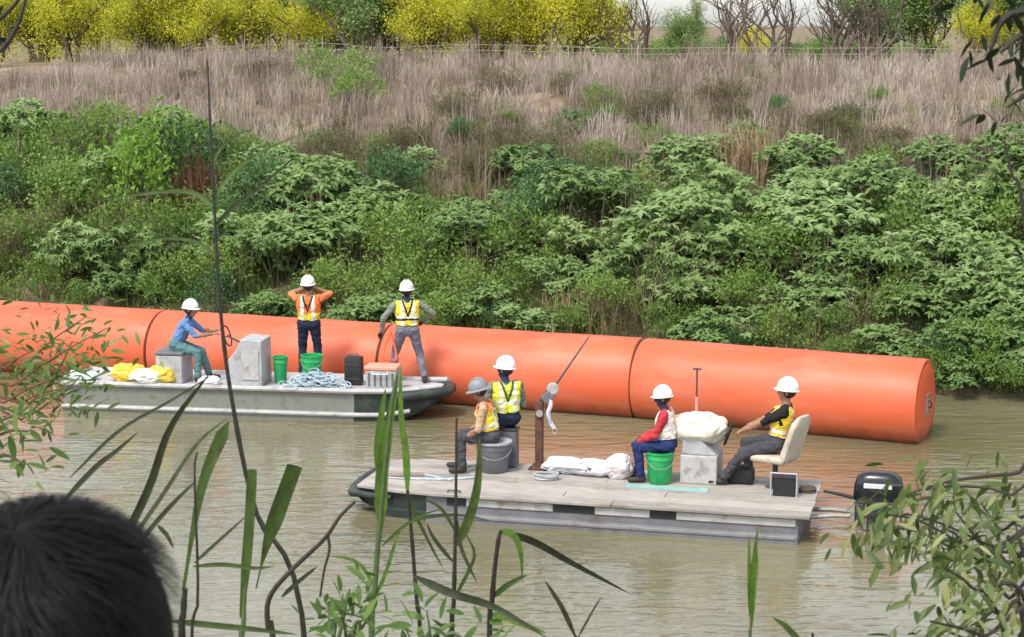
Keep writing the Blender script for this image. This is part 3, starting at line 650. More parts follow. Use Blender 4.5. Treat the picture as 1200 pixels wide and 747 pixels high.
C_blue = cloth('blue_trousers', (0.022, 0.035, 0.11)); C_red = cloth('red_shirt', (0.50, 0.045, 0.055)); C_tan = cloth('tan_shirt', (0.50, 0.33, 0.21))
C_bsh = cloth('blue_shirt', (0.12, 0.24, 0.46)); C_blk = cloth('black_shirt', (0.02, 0.02, 0.022)); C_gsh = cloth('grey_green_shirt', (0.20, 0.22, 0.18)); C_wht = cloth('off_white_shirt', (0.55, 0.52, 0.48))
C_org = cloth('orange_shirt', (0.70, 0.20, 0.08)); C_teal = cloth('teal_trousers', (0.10, 0.20, 0.20))
V_yel = cloth('yellow_vest', (0.78, 0.58, 0.05), 0.1); V_lime = cloth('lime_vest', (0.68, 0.74, 0.06), 0.1); V_ora = cloth('orange_vest', (0.85, 0.19, 0.05), 0.1)
V_refl = mat('reflective_tape', (0.70, 0.69, 0.60), 0.35, 0.08, 20); V_dark = cloth('dark_trim', (0.03, 0.03, 0.03)); V_white = cloth('white_vest', (0.70, 0.64, 0.60), 0.08)

def ik(a, b, l1, l2, pole):
    a, b, pole = Vector(a), Vector(b), Vector(pole); d = b-a; D = min(d.length, (l1+l2)*0.999); d.normalize()
    x = (l1*l1-l2*l2+D*D)/(2*D); h = math.sqrt(max(l1*l1-x*x, 0)); p = pole-d*pole.dot(d); p.normalize()
    return a+d*x+p*h, a+d*D
def capsule(mb, a, b, ra, rb, n=14, sx=1.0):
    a, b = Vector(a), Vector(b); ax = (b-a); L = ax.length
    if L < 1e-5: ax = Vector((0, 0, 1)); L = 1e-5
    ax.normalize(); pth = []; rad = []
    for t in (-1, -0.92, -0.7, -0.4, 0): pth.append(a+ax*ra*t); rad.append(ra*math.sqrt(max(1-t*t, 0.0004)))
    for t in (0, 0.4, 0.7, 0.92, 1): pth.append(b+ax*rb*t); rad.append(rb*math.sqrt(max(1-t*t, 0.0004)))
    mb.tube(pth, rad, n)
def hard_hat(parent, c, tiltx, tilty, m, brim=0.035, full=False, sc=1.0):
    """rounded shell, crown ridges and brim around the head centre c (person faces +x)"""
    prof = [(0.108, 0.0), (0.110, 0.02), (0.106, 0.055), (0.092, 0.09), (0.066, 0.118), (0.034, 0.132), (0.001, 0.136)]
    s_ = MB().lathe([(r*sc, h*sc) for r, h in prof]+[], 28, sx=1.16, sy=0.98)
    for yy in (-0.035, 0, 0.035):
        s_.tube([(x*1.16*sc, yy*sc, (0.139-1.0*yy*yy*2-0.118*(abs(x)/0.108)**2.6)*sc) for x in np.linspace(-0.095, 0.095, 9)], 0.008*sc, 6)
    o = s_.build('hard_hat', m, parent, smooth=True); o.location = c; o.rotation_euler = (tiltx, tilty, 0)
    b = MB(); vs = []; fs = []; n = 40
    for k in range(n):
        a = 2*math.pi*k/n; e = brim*(1.0 if full else (0.45+0.55*max(0, math.cos(a))**0.8)); r0x, r0y = 0.104*1.16*sc, 0.104*0.98*sc
        for r_, z_ in ((0, 0.006), (1, -0.004 if not full else -0.014), (1, -0.010 if not full else -0.020), (0, -0.004)):
            vs.append(((r0x+e*r_*1.1)*math.cos(a), (r0y+e*r_)*math.sin(a), z_))
    for k in range(n):
        q = (k+1) % n
        for j in range(4): fs.append((k*4+j, q*4+j, q*4+(j+1) % 4, k*4+(j+1) % 4))
    b.add(vs, fs).build('brim', m, o, smooth=True)
    return o

def person(label, loc, rotz, hip, lean, wr, an, c, vest=None, hat=None, elb=((-0.6, 0.7, -0.6), (-0.6, -0.7, -0.6)), knee=((1, 0.12, 0.5), (1, -0.12, 0.5)), headturn=0.0, headtilt=0.0, scale=1.0, side=0.0, skinarm=True, vox=0.010, name='person', toe_dir=None, hatfull=False):
    """hip: pelvis height; lean: forward lean in degrees; wr / an: wrist and ankle targets (left, right); faces +x"""
    root = empty(name, loc, rotz); root.scale = (scale,)*3; tag(root, label, 'person')
    T = Matrix.Rotation(R(lean), 3, 'Y') @ Matrix.Rotation(R(side), 3, 'X')
    P0 = Vector((0, 0, hip))
    tp = lambda x, y, z: P0+T @ Vector((x, y, z))
    neck = tp(0.0, 0, 0.50); T2 = Matrix.Rotation(R(lean*0.35+headtilt), 3, 'Y') @ Matrix.Rotation(R(headturn), 3, 'Z')
    hp = lambda x, y, z: neck+T2 @ Vector((x, y, z))
    caps = []
    def cp(reg, a, b, ra, rb, grp='body'): caps.append((reg, Vector(a), Vector(b), ra, rb, grp))
    # trunk
    cp('pants', tp(0, 0.085, 0.0), tp(0, -0.085, 0.0), 0.118, 0.118)
    for s in (-1, 1): cp('shirt', tp(0, s*0.06, 0.10), tp(0.005, s*0.075, 0.33), 0.105, 0.118, 'torso')
    cp('shirt', tp(-0.005, 0.10, 0.385), tp(-0.005, -0.10, 0.385), 0.098, 0.098, 'torso')
    cp('shirt', tp(-0.01, 0.165, 0.435), tp(-0.01, -0.165, 0.435), 0.062, 0.062, 'torso')
    cp(c.get('neck', 'skin'), tp(-0.01, 0, 0.44), hp(0.01, 0, 0.06), 0.062, 0.052, 'neck')
    # head
    hr = c.get('face', 'skin')
    cp('hair', hp(-0.008, 0, 0.185), hp(-0.028, 0, 0.155), 0.093, 0.092, 'head')
    cp(hr, hp(0.025, 0, 0.165), hp(0.045, 0, 0.070), 0.078, 0.048, 'head')
    cp(hr, hp(0.098, 0, 0.150), hp(0.114, 0, 0.118), 0.011, 0.016, 'head')
    cp(hr, hp(0.085, 0.018, 0.073), hp(0.085, -0.018, 0.073), 0.013, 0.013, 'head')
    for s in (-1, 1):
        cp('skin', hp(-0.005, s*0.088, 0.165), hp(-0.01, s*0.090, 0.115), 0.014, 0.011, 'head')
        cp(hr, hp(0.088, s*0.018, 0.172), hp(0.078, s*0.048, 0.172), 0.011, 0.010, 'head')
    # arms and hands
    for i, s in enumerate((1, -1)):
        sh = tp(-0.01, s*0.195, 0.425); e, w = ik(sh, wr[i], 0.30, 0.265, elb[i])
        up = 'sleeve'; fo = 'skin' if skinarm else 'sleeve'
        cp(up, sh, e, 0.062, 0.050, 'arm'); cp(fo, e, w, 0.046, 0.032, 'arm')
        if not skinarm: cp('sleeve', e, e+(w-e)*0.96, 0.050, 0.040, 'arm')
        hd = 'glove' if c.get('glove') else 'skin'
        f = (w-e).normalized(); sd_ = f.cross(Vector((0, 0, 1))); sd_ = sd_.normalized() if sd_.length > 0.1 else Vector((0, 1, 0)); dn = f.cross(sd_).normalized()
        if dn.z > 0: dn = -dn
        pm = w+f*0.075
        for q in (-1, 1): cp(hd, w+f*0.01+sd_*q*0.008, pm+sd_*q*0.022, 0.022, 0.017, 'hand')
        for q, l in ((-1.5, 0.055), (-0.5, 0.068), (0.5, 0.063), (1.5, 0.048)):
            k0 = pm+sd_*q*0.020+f*0.006; k1 = k0+f*l*0.55+dn*0.012+sd_*q*0.002; k2 = k1+f*l*0.30+dn*0.034
            cp(hd, k0, k1, 0.0098, 0.009, 'hand'); cp(hd, k1, k2, 0.009, 0.008, 'hand')
        t0 = w+f*0.025+sd_*(-s)*0.024; t1 = t0+f*0.035+sd_*(-s)*0.026+dn*0.010; t2 = t1+f*0.030+dn*0.016
        cp(hd, t0, t1, 0.013, 0.011, 'hand'); cp(hd, t1, t2, 0.011, 0.0095, 'hand')
    # legs
    for i, s in enumerate((1, -1)):
        h_ = tp(0, s*0.095, -0.02); k, a = ik(h_, an[i], 0.43, 0.42, knee[i])
        cp('pants', h_, k, 0.100, 0.072, 'leg'); cp('pants', k, a+(k-a)*0.08, 0.070, 0.058, 'leg')
        td = Vector((1, s*0.22, 0)) if toe_dir is None else Vector(toe_dir[i]); td.normalize()
        cp('boot', a+Vector((0, 0, 0.02)), a-Vector((0, 0, 0.035))-td*0.02, 0.050, 0.046, 'foot')
        cp('boot', a-Vector((0, 0, 0.036))-td*0.02, a-Vector((0, 0, 0.046))+td*0.16, 0.046, 0.036, 'foot')
    mb = MB()
    for reg, a, b, ra, rb, g in caps: capsule(mb, a, b, ra, rb)
    tmp = bpy.data.objects.new('tmp_body', mb.mesh('tmp_body')); COL.objects.link(tmp)
    md = tmp.modifiers.new('r', 'REMESH'); md.mode = 'VOXEL'; md.voxel_size = vox; md.use_smooth_shade = True
    ms = tmp.modifiers.new('s', 'SMOOTH'); ms.iterations = 3; ms.factor = 0.5
    dg = bpy.context.evaluated_depsgraph_get(); dg.update()
    me = bpy.data.meshes.new_from_object(tmp.evaluated_get(dg)); me.name = 'body'
    bpy.data.objects.remove(tmp)
    nV = len(me.vertices); co = np.empty(nV*3, np.float32); me.vertices.foreach_get('co', co); co = co.reshape(-1, 3)
    nor = np.empty(nV*3, np.float32); me.vertices.foreach_get('normal', nor); nor = nor.reshape(-1, 3)
    # folds in the cloth: small lumps on everything but head and hands
    A = np.array([x[1] for x in caps]); B = np.array([x[2] for x in caps]); RA = np.array([x[3] for x in caps]); RB = np.array([x[4] for x in caps])
    def nearest(P):
        best = np.full(len(P), 1e9); idx = np.zeros(len(P), int)
        for j in range(len(caps)):
            d = B[j]-A[j]; t = np.clip(((P-A[j]) @ d)/max(d @ d, 1e-9), 0, 1)
            q = np.linalg.norm(P-(A[j]+t[:, None]*d), axis=1)-(RA[j]+(RB[j]-RA[j])*t)
            mk = q < best; best[mk] = q[mk]; idx[mk] = j
        return idx
    vi = nearest(co); soft = np.array([x[5] in ('torso', 'arm', 'leg', 'body') for x in caps])[vi]
    amp = np.array([0.013*mnoise.noise((p[0]*10+rotz, p[1]*10, p[2]*15)) + 0.010*mnoise.noise((p[0]*22, p[1]*22+rotz, p[2]*30)) if s_ else 0.0 for p, s_ in zip(co, soft)], dtype=np.float32)
    co = co+nor*amp[:, None]; me.vertices.foreach_set('co', co.ravel())
    loops = np.empty(len(me.loops), np.int32); me.loops.foreach_get('vertex_index', loops)
    nP = len(me.polygons); ls = np.empty(nP, np.int32); me.polygons.foreach_get('loop_start', ls)
    quads = loops[ls[:, None]+np.arange(4)] if len(loops) == nP*4 else None
    cen = np.empty(nP*3, np.float32); me.polygons.foreach_get('center', cen); cen = cen.reshape(-1, 3)
    fi = nearest(cen); regs = ['skin', 'hair', 'shirt', 'sleeve', 'pants', 'boot', 'glove', 'gaiter']
    mats_ = [c.get('skinmat', M_skin), M_hair, c['shirt'], c.get('sleeve', c['shirt']), c['pants'], M_boot, c.get('glove') or M_black, M_gaiter]
    for m_ in mats_: me.materials.append(m_)
    rid = np.array([regs.index(x[0]) for x in caps])[fi]
    me.polygons.foreach_set('material_index', rid.astype(np.int32)); me.update()
    body = bpy.data.objects.new('body', me); COL.objects.link(body); body.parent = root
    # eyes
    if hr == 'skin':
        for s in (-1, 1):
            MB().lathe([(0.001, -0.009), (0.007, -0.006), (0.0095, 0), (0.007, 0.006), (0.001, 0.009)], 10, tuple(hp(0.094, s*0.032, 0.152))).build('eye', M_eye, root, smooth=True)
    # vest: shell offset from the trunk
    if vest and quads is not None:
        Ti = np.array(T.inverted()); lc = (cen-np.array(P0)) @ Ti.T
        sel = (np.array([x[5] == 'torso' for x in caps])[fi]) & (lc[:, 2] > 0.02) & (lc[:, 2] < 0.475) & (np.abs(lc[:, 1]) < 0.185)
        sel |= (np.array([x[5] in ('arm',) for x in caps])[fi]) & (lc[:, 2] > 0.36) & (np.abs(lc[:, 1]) < 0.19) & (lc[:, 2] < 0.49)
        sel &= ~((np.hypot(lc[:, 0]*0.9, lc[:, 1]) < 0.075) & (lc[:, 2] > 0.36))
        neckV = (lc[:, 0] > 0.05) & (np.abs(lc[:, 1]) < (lc[:, 2]-0.28)*0.45)
        sel &= ~neckV
        q = quads[sel]; uq, inv = np.unique(q, return_inverse=True); q2 = inv.reshape(q.shape)
        nv = co[uq]+nor[uq]*0.016
        l2 = lc[sel]; lat = np.abs(l2[:, 1])/0.19; t = l2[:, 2]/0.46; back = l2[:, 0] < 0
        mi = np.zeros(len(q2), int)
        lo = vest.get('split', 0.0); mi[t < lo] = 3
        mi[(lat > 0.34) & (lat < 0.60)] = 1
        mi[(t > vest.get('band', 0.34)) & (t < vest.get('band', 0.34)+0.11)] = 1
        if vest.get('V', True): mi[back & (np.abs(lat-(t-0.45)*0.75) < 0.09) & (t > 0.48)] = 2
        mi[(np.abs(lat-0.34) < 0.035) | (np.abs(lat-0.62) < 0.03) if vest.get('edge') else np.zeros(len(q2), bool)] = 2
        if vest.get('belt'): mi[np.abs(t-vest['belt']) < 0.04] = 2
        if vest.get('top') is not None: mi[(t > 0.80) & (mi == 0)] = 3
        vm = np_mesh('vest', nv, q2, True, mi=mi)
        vo = link('vest', vm, [vest['base'], vest.get('stripe', V_refl), vest.get('trim', V_dark), vest.get('alt', vest['base'])], root)
        sm = vo.modifiers.new('thick', 'SOLIDIFY'); sm.thickness = 0.008; sm.offset = -0.6
    if hat: 
        ho = hard_hat(root, hp(-0.008, 0, 0.178), 0, 0, hat, 0.040 if not hatfull else 0.055, hatfull, 1.08)
        ho.rotation_euler = (T2 @ Matrix.Rotation(R(-4), 3, 'Y')).to_euler()
    return root

def at_deck(px, py, z): p = PZ(px, py, z); return (p.x, p.y, z)
left_yaw = fyaw                                    # towards the bow of the front boat (left in the picture)

# --- moored boat
person('person in a blue shirt and white hat sitting at the moored boat helm', at_deck(208, 446, ZB), byaw+R(4), 0.64, 28, [(0.66, 0.15, 0.86), (0.65, -0.15, 0.84)], [(0.52, 0.15, 0.09), (0.40, -0.16, 0.09)],
       dict(shirt=C_bsh, pants=C_teal, neck='gaiter'), hat=M_hatw, elb=((-0.2, 0.5, -1), (-0.2, -0.5, -1)), skinarm=True)
person('person standing with back turned in orange vest and navy trousers, hands raised to face', at_deck(363, 443, ZB), R(88), 0.93, -2, [(0.17, 0.10, 1.50), (0.17, -0.10, 1.50)], [(0.0, 0.13, 0.09), (0.0, -0.13, 0.09)],
       dict(shirt=C_org, pants=C_navy, sleeve=C_org), hat=M_hatw, elb=((0.1, 1.0, -0.5), (0.1, -1.0, -0.5)), vest=dict(base=V_ora, alt=V_yel, split=0.42, band=2, V=True), skinarm=True, scale=1.02)
person('person standing with back turned, legs apart, in yellow vest and grey trousers', at_deck(478, 449, ZB), R(100), 0.90, 4, [(0.16, 0.42, 0.86), (0.20, -0.30, 1.02)], [(0.10, 0.23, 0.09), (-0.06, -0.27, 0.09)],
       dict(shirt=C_gsh, pants=C_gry, sleeve=C_gsh, glove=M_boot, neck='gaiter'), hat=M_hatw, elb=((-0.4, 0.8, 0.0), (-0.5, -0.8, 0.1)), vest=dict(base=V_yel, split=0.0, band=0.40, V=True, belt=0.38, edge=False), skinarm=False, headturn=-18, scale=1.02)
# --- front boat
person('person in a wide grey hat and yellow vest sitting on the grey tub', at_deck(577, 553, ZD), left_yaw+R(8), 0.52, 16, [(0.36, 0.14, 0.50), (0.38, -0.13, 0.51)], [(0.40, 0.14, 0.09), (0.48, -0.14, 0.09)],
       dict(shirt=C_tan, pants=C_dgry, sleeve=C_tan), hat=M_hatg, hatfull=True, elb=((-0.3, 0.6, -1), (-0.3, -0.6, -1)), vest=dict(base=V_yel, band=0.30, alt=V_ora, top=True, stripe=V_refl), skinarm=True, headtilt=14)
person('person in a lime vest and white hard hat sitting behind the grey tub', at_deck(593, 546, ZD), left_yaw-R(58), 0.66, 4, [(0.30, 0.16, 0.72), (0.30, -0.14, 0.72)], [(0.40, 0.16, 0.09), (0.42, -0.16, 0.09)],
       dict(shirt=C_gsh, pants=C_navy, sleeve=C_gsh, neck='gaiter', face='gaiter'), hat=M_hatw, vest=dict(base=V_lime, band=0.40, V=True, trim=cloth('green_trim', (0.06, 0.10, 0.04))), skinarm=False, headturn=38, scale=1.05)
e_ = rootthing('stool_box', 'low dark grey box seat under the worker in the lime vest', 'box', 596, 546, ZD, fyaw)
MB().box((0, 0, 0.26), (0.26, 0.20, 0.52)).build('case', M_greypl, e_, bevel=0.02); MB().box((0, 0, 0.535), (0.28, 0.22, 0.03)).build('lid', M_dkgrey, e_, bevel=0.008)
person('person in a red shirt and white hard hat sitting on the green bucket', at_deck(783, 565, ZD), left_yaw+R(2), 0.55, 8, [(0.40, 0.12, 0.60), (0.38, -0.10, 0.60)], [(0.36, 0.13, 0.09), (0.44, -0.13, 0.09)],
       dict(shirt=C_red, pants=C_blue, sleeve=C_red, neck='gaiter', face='gaiter', glove=M_gaiter), hat=M_hatw, elb=((-0.5, 0.5, -1), (-0.5, -0.5, -1)), vest=dict(base=V_white, band=0.30, V=True, stripe=V_refl, alt=V_ora, trim=V_ora), skinarm=False, headtilt=6, scale=0.97)
person('person in a yellow and orange vest leaning back in the helm seat', at_deck(910, 570, ZD), left_yaw+R(-2), 0.58, -12, [(0.42, 0.13, 0.72), (0.42, -0.14, 0.70)], [(0.66, 0.13, 0.09), (0.36, -0.16, 0.09)],
       dict(shirt=C_blk, pants=C_dgry, sleeve=C_blk), hat=M_hatw, elb=((-0.3, 0.5, -1), (-0.3, -0.5, -1)), vest=dict(base=V_yel, band=0.30, V=True, split=0.22, alt=V_white, trim=V_ora, edge=True), skinarm=True, headtilt=4, scale=1.07)
# red rope in the standing worker's hand
hr_ = MB(); hnd = PZ(459, 449, ZB)
hand = Vector((hnd.x, hnd.y-0.02, ZB+0.88)); base_ = Vector((hnd.x+0.02, hnd.y-0.18, ZB+0.43))
hr_.tube(curve([hand, hand+Vector((-0.10, -0.05, -0.25)), base_+Vector((-0.14, 0, 0.02)), base_, base_+Vector((0.08, 0.02, 0.02)), hand+Vector((0.05, -0.02, -0.20)), hand], 40), 0.016, 6)
tag(hr_.build('red_rope', M_redor, None, smooth=True), 'red rope loop held over the cooler box by the standing worker', 'rope')

# ------------------------------------------------------------------ foliage helpers
LANCE = (np.array([(0, 0, 0), (0.30, 0.5, -0.06), (0.30, -0.5, -0.06), (0.72, 0.36, -0.13), (0.72, -0.36, -0.13), (1.0, 0, -0.26), (0.30, 0, 0.03), (0.72, 0, -0.03)], float),
         [(0, 6, 1), (0, 2, 6), (1, 6, 7), (1, 7, 3), (2, 7, 6), (2, 4, 7), (3, 7, 5), (4, 5, 7)])
SMALL = (np.array([(0, 0, 0), (0.5, 0.5, 0.0), (0.5, -0.5, 0.0), (1.0, 0, -0.12)], float), [(0, 2, 1), (1, 2, 3)])
def _palm():
    vs = [(0.32, 0, 0.05)]; ang = np.linspace(-140, 140, 7); pts = []
    for i, a in enumerate(ang):
        r = 0.62-0.16*abs(a)/140; pts.append((0.32+r*math.cos(R(a)), r*math.sin(R(a)), -0.10-0.10*(i % 2)))
        if i < 6: b = (a+ang[i+1])/2; pts.append((0.32+0.27*math.cos(R(b)), 0.27*math.sin(R(b)), 0.0))
    vs += pts; fs = [(0, i, i+1) for i in range(1, len(pts))]
    return np.array(vs, float), fs
PALM = _palm()
def unit(a): return a/np.maximum(np.linalg.norm(a, axis=-1, keepdims=True), 1e-9)
def leaves(pos, dr, L, Wd, tmpl, tint, up=None, droop=1.0):
    """leaf meshes at pos pointing along dr; returns arrays"""
    T, Fc = tmpl; Fc = np.array(Fc); N = len(pos); k = len(T)
    dr = unit(dr); up = np.tile([0, 0, 1.0], (N, 1)) if up is None else up
    sd_ = unit(np.cross(up, dr)+1e-6); nr = np.cross(dr, sd_)
    V = pos[:, None, :]+dr[:, None, :]*(T[None, :, 0:1]*L[:, None, None])+sd_[:, None, :]*(T[None, :, 1:2]*Wd[:, None, None])+nr[:, None, :]*(T[None, :, 2:3]*L[:, None, None]*droop)
    Fo = Fc[None]+(np.arange(N)*k)[:, None, None]
    return V.reshape(-1, 3), Fo.reshape(-1, 3), np.repeat(tint, k)
def merge(parts):
    Vs, Fs, Ts = [], [], []; b = 0
    for V, Fc, T in parts: Vs.append(V); Fs.append(Fc+b); Ts.append(T); b += len(V)
    return np.concatenate(Vs), np.concatenate(Fs), np.concatenate(Ts)
def rnd_dir(rg, n, zmin=-1): 
    d = unit(rg.normal(size=(n, 3))); d[:, 2] = np.where(d[:, 2] < zmin, -d[:, 2], d[:, 2]); return d

G_broad = leaf_mat('broad_green_leaf', [(0.045, 0.090, 0.022), (0.135, 0.225, 0.060), (0.225, 0.335, 0.105), (0.34, 0.45, 0.20)])
G_light = leaf_mat('light_green_leaf', [(0.05, 0.09, 0.02), (0.130, 0.220, 0.042), (0.20, 0.31, 0.06), (0.29, 0.40, 0.11)])
G_deep = leaf_mat('deep_green_leaf', [(0.022, 0.052, 0.018), (0.055, 0.125, 0.040), (0.095, 0.19, 0.06), (0.15, 0.26, 0.10)])
G_olive = leaf_mat('olive_dry_leaf', [(0.075, 0.060, 0.030), (0.135, 0.115, 0.055), (0.16, 0.155, 0.070), (0.22, 0.19, 0.11)])
G_yel = leaf_mat('yellow_green_leaf', [(0.14, 0.18, 0.02), (0.45, 0.48, 0.045), (0.70, 0.67, 0.055), (0.80, 0.72, 0.10)], 0.45)
G_dry = leaf_mat('dry_grass_blade', [(0.20, 0.15, 0.11), (0.36, 0.295, 0.235), (0.50, 0.43, 0.36), (0.60, 0.54, 0.46)], 0.25, 0.8)
G_grass = leaf_mat('green_grass_blade', [(0.05, 0.085, 0.022), (0.09, 0.15, 0.03), (0.16, 0.20, 0.05), (0.26, 0.25, 0.10)], 0.35, 0.6)
M_bark = mat('grey_brown_bark', (0.13, 0.10, 0.075), 0.9, 0.3, 12, bump=0.5, bscale=30)
M_stem = mat('green_brown_stem', (0.11, 0.10, 0.05), 0.8, 0.3, 10)
M_twig = mat('dark_twig', (0.035, 0.028, 0.020), 0.85, 0.3, 14)

def shrub_mesh(kind, seed, rx=1.15, rz=0.95, lobes=9, tips=150):
    """a crown of overlapping lobes carrying leaf rosettes; returns foliage mesh, stem mesh"""
    rg = np.random.default_rng(seed)
    lc = []; 
    for i in range(lobes):
        a = rg.uniform(0, 2*math.pi); r = rx*0.72*math.sqrt(rg.uniform(0, 1)); h = rz*(0.45+0.85*rg.uniform(0, 1)*(1-0.45*(r/rx)))
        lc.append((r*math.cos(a), r*math.sin(a), h, rg.uniform(0.30, 0.50)*rx))
    lc = np.array(lc); parts = []
    per = max(4, tips//lobes)
    for cx, cy, cz, r in lc:
        d = rnd_dir(rg, per, -0.25); rr = r*rg.uniform(0.70, 1.06, per)[:, None]
        P = np.array([cx, cy, cz])+d*rr*np.array([1, 1, 0.82]); P[:, 2] = np.maximum(P[:, 2], 0.05)
        toplit_t = np.clip(0.45+0.18*rg.normal(size=per)+0.22*d[:, 2], 0, 1)  # upper leaves lighter, lower ones darker: top light put into the tint
        if kind in ('broad', 'palm'):
            n = 8 if kind == 'broad' else 3
            a = rg.uniform(0, 2*math.pi, per)[:, None]+np.arange(n)[None]*2*math.pi/n+rg.normal(0, 0.25, (per, n))
            el = rg.uniform(-0.55, 0.55, (per, n))
            dr = np.stack([np.cos(a)*np.cos(el), np.sin(a)*np.cos(el), np.sin(el)-0.05], -1)+d[:, None, :]*0.45
            L = rg.uniform(0.12, 0.24, (per, n)) if kind == 'broad' else rg.uniform(0.20, 0.34, (per, n)); Wd = L*(0.40 if kind == 'broad' else 1.0)
            tt = np.clip(toplit_t[:, None]+rg.normal(0, 0.10, (per, n)), 0, 1)
            up = unit(np.array([0, 0, 1.0])+d*0.6+rg.normal(0, 0.25, (per, 3)))
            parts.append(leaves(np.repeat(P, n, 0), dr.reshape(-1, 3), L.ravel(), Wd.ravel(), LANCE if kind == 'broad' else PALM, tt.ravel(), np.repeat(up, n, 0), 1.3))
        else:
            n = 22; q = rg.normal(0, 0.10, (per, n, 3)); dr = rg.normal(size=(per, n, 3))+d[:, None, :]*0.9
            L = rg.uniform(0.05, 0.10, (per, n)); Wd = L*rg.uniform(0.4, 0.7, (per, n))
            if kind == 'twiggy': L = rg.uniform(0.08, 0.20, (per, n)); Wd = L*0.13; dr[..., 2] += 0.8
            tt = np.clip(toplit_t[:, None]+rg.normal(0, 0.12, (per, n)), 0, 1)
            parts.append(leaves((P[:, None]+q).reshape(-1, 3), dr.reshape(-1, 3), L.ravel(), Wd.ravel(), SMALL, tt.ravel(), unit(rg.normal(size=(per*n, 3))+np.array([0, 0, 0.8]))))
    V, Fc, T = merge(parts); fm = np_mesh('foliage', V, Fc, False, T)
    mb = MB()
    for cx, cy, cz, r in lc:
        b = Vector((cx*0.12+rg.normal(0, 0.05), cy*0.12+rg.normal(0, 0.05), -0.15)); e = Vector((cx, cy, cz))
        mid = b*0.5+e*0.5+Vector((rg.normal(0, 0.06), rg.normal(0, 0.06), 0.05))
        pth = curve([b, mid, e], 7); mb.tube(pth, list(np.linspace(0.028, 0.010, 7)), 5)
        for _ in range(3):
            d = Vector(rnd_dir(rg, 1, -0.1)[0]); mb.tube([e, e+d*r*0.5, e+d*r*0.9], [0.009, 0.006, 0.003], 4)
    return fm, mb.mesh('stem', smooth=True)

protos = {}
def register(key, kind, m, seeds, **kw):
    protos[key] = []
    for s in seeds:
        fm, sm = shrub_mesh(kind, s, **kw); fm.materials.append(m); sm.materials.append(M_stem); protos[key].append((fm, sm))
register('broad', 'broad', G_broad, (11, 12, 13, 14, 15), tips=200)
G_pale = leaf_mat('pale_green_leaf', [(0.07, 0.12, 0.03), (0.17, 0.26, 0.075), (0.27, 0.37, 0.13), (0.40, 0.48, 0.22)])
register('palm', 'palm', G_pale, (21, 22, 23), tips=180)
register('light', 'fine', G_light, (31, 32, 33), tips=110)
register('deep', 'fine', G_deep, (41, 42), tips=130)
register('dry', 'twiggy', G_olive, (51, 52, 53), tips=90, lobes=7, rz=0.7)
SHL = {'broad': ('green_shrub', 'broad leaved green shrub with drooping leaf whorls in the bank thicket', 'shrub', 'broad leaved shrubs on the far bank'),
       'palm': ('large_leaf_shrub', 'shrub with large lobed star shaped leaves in the bank thicket', 'shrub', 'large leaved shrubs on the far bank'),
       'light': ('fine_leaf_shrub', 'light yellowish green fine leaved shrub on the far bank', 'shrub', 'light fine leaved shrubs on the far bank'),
       'deep': ('dark_shrub', 'dark green fine leaved shrub on the far bank', 'shrub', 'dark shrubs on the far bank'),
       'dry': ('dry_shrub', 'low olive brown dry twiggy shrub on the upper bank slope', 'shrub', 'dry shrubs on the upper bank')}
WHERE = {'edge': ('at the water edge behind the buoys', 'at the water edge'), 'mid': ('in the middle of the bank thicket', 'in the thicket'), 'rim': ('at the thicket rim just below the dry grass', 'along the thicket rim'), 'up': ('among the dry grass of the upper bank', 'among the dry grass')}
LOOK = {'broad': 'green shrub with drooping broad leaf whorls', 'palm': 'shrub with large star shaped leaves', 'light': 'light yellowish green fine leaved shrub', 'deep': 'dark green fine leaved shrub', 'dry': 'olive brown dry twiggy shrub'}
def put_shrub(key, u, v, sc, rot, sink=0.1, label=None, sz=1.0):
    name, lab, cat, grp = SHL[key]; w_ = 'edge' if v-V0 < 1.2 else ('mid' if v-V0 < 4.6 else ('rim' if sc > 0.55 and v-V0 < 8.3 else 'up'))
    lab = LOOK[key]+' '+WHERE[w_][0]; grp = grp.replace(' on the far bank', '').replace(' on the upper bank', '')+' '+WHERE[w_][1]; fm, sm = random.choice(protos[key]); p = on_ground(u, v)
    root = empty(name, (p.x, p.y, p.z-sink), rot); root.scale = (sc, sc, sc*sz)
    tag(root, label or lab, cat, None if label else grp)
    f = bpy.data.objects.new('foliage', fm); COL.objects.link(f); f.parent = root
    s = bpy.data.objects.new('stem', sm); COL.objects.link(s); s.parent = root
    return root

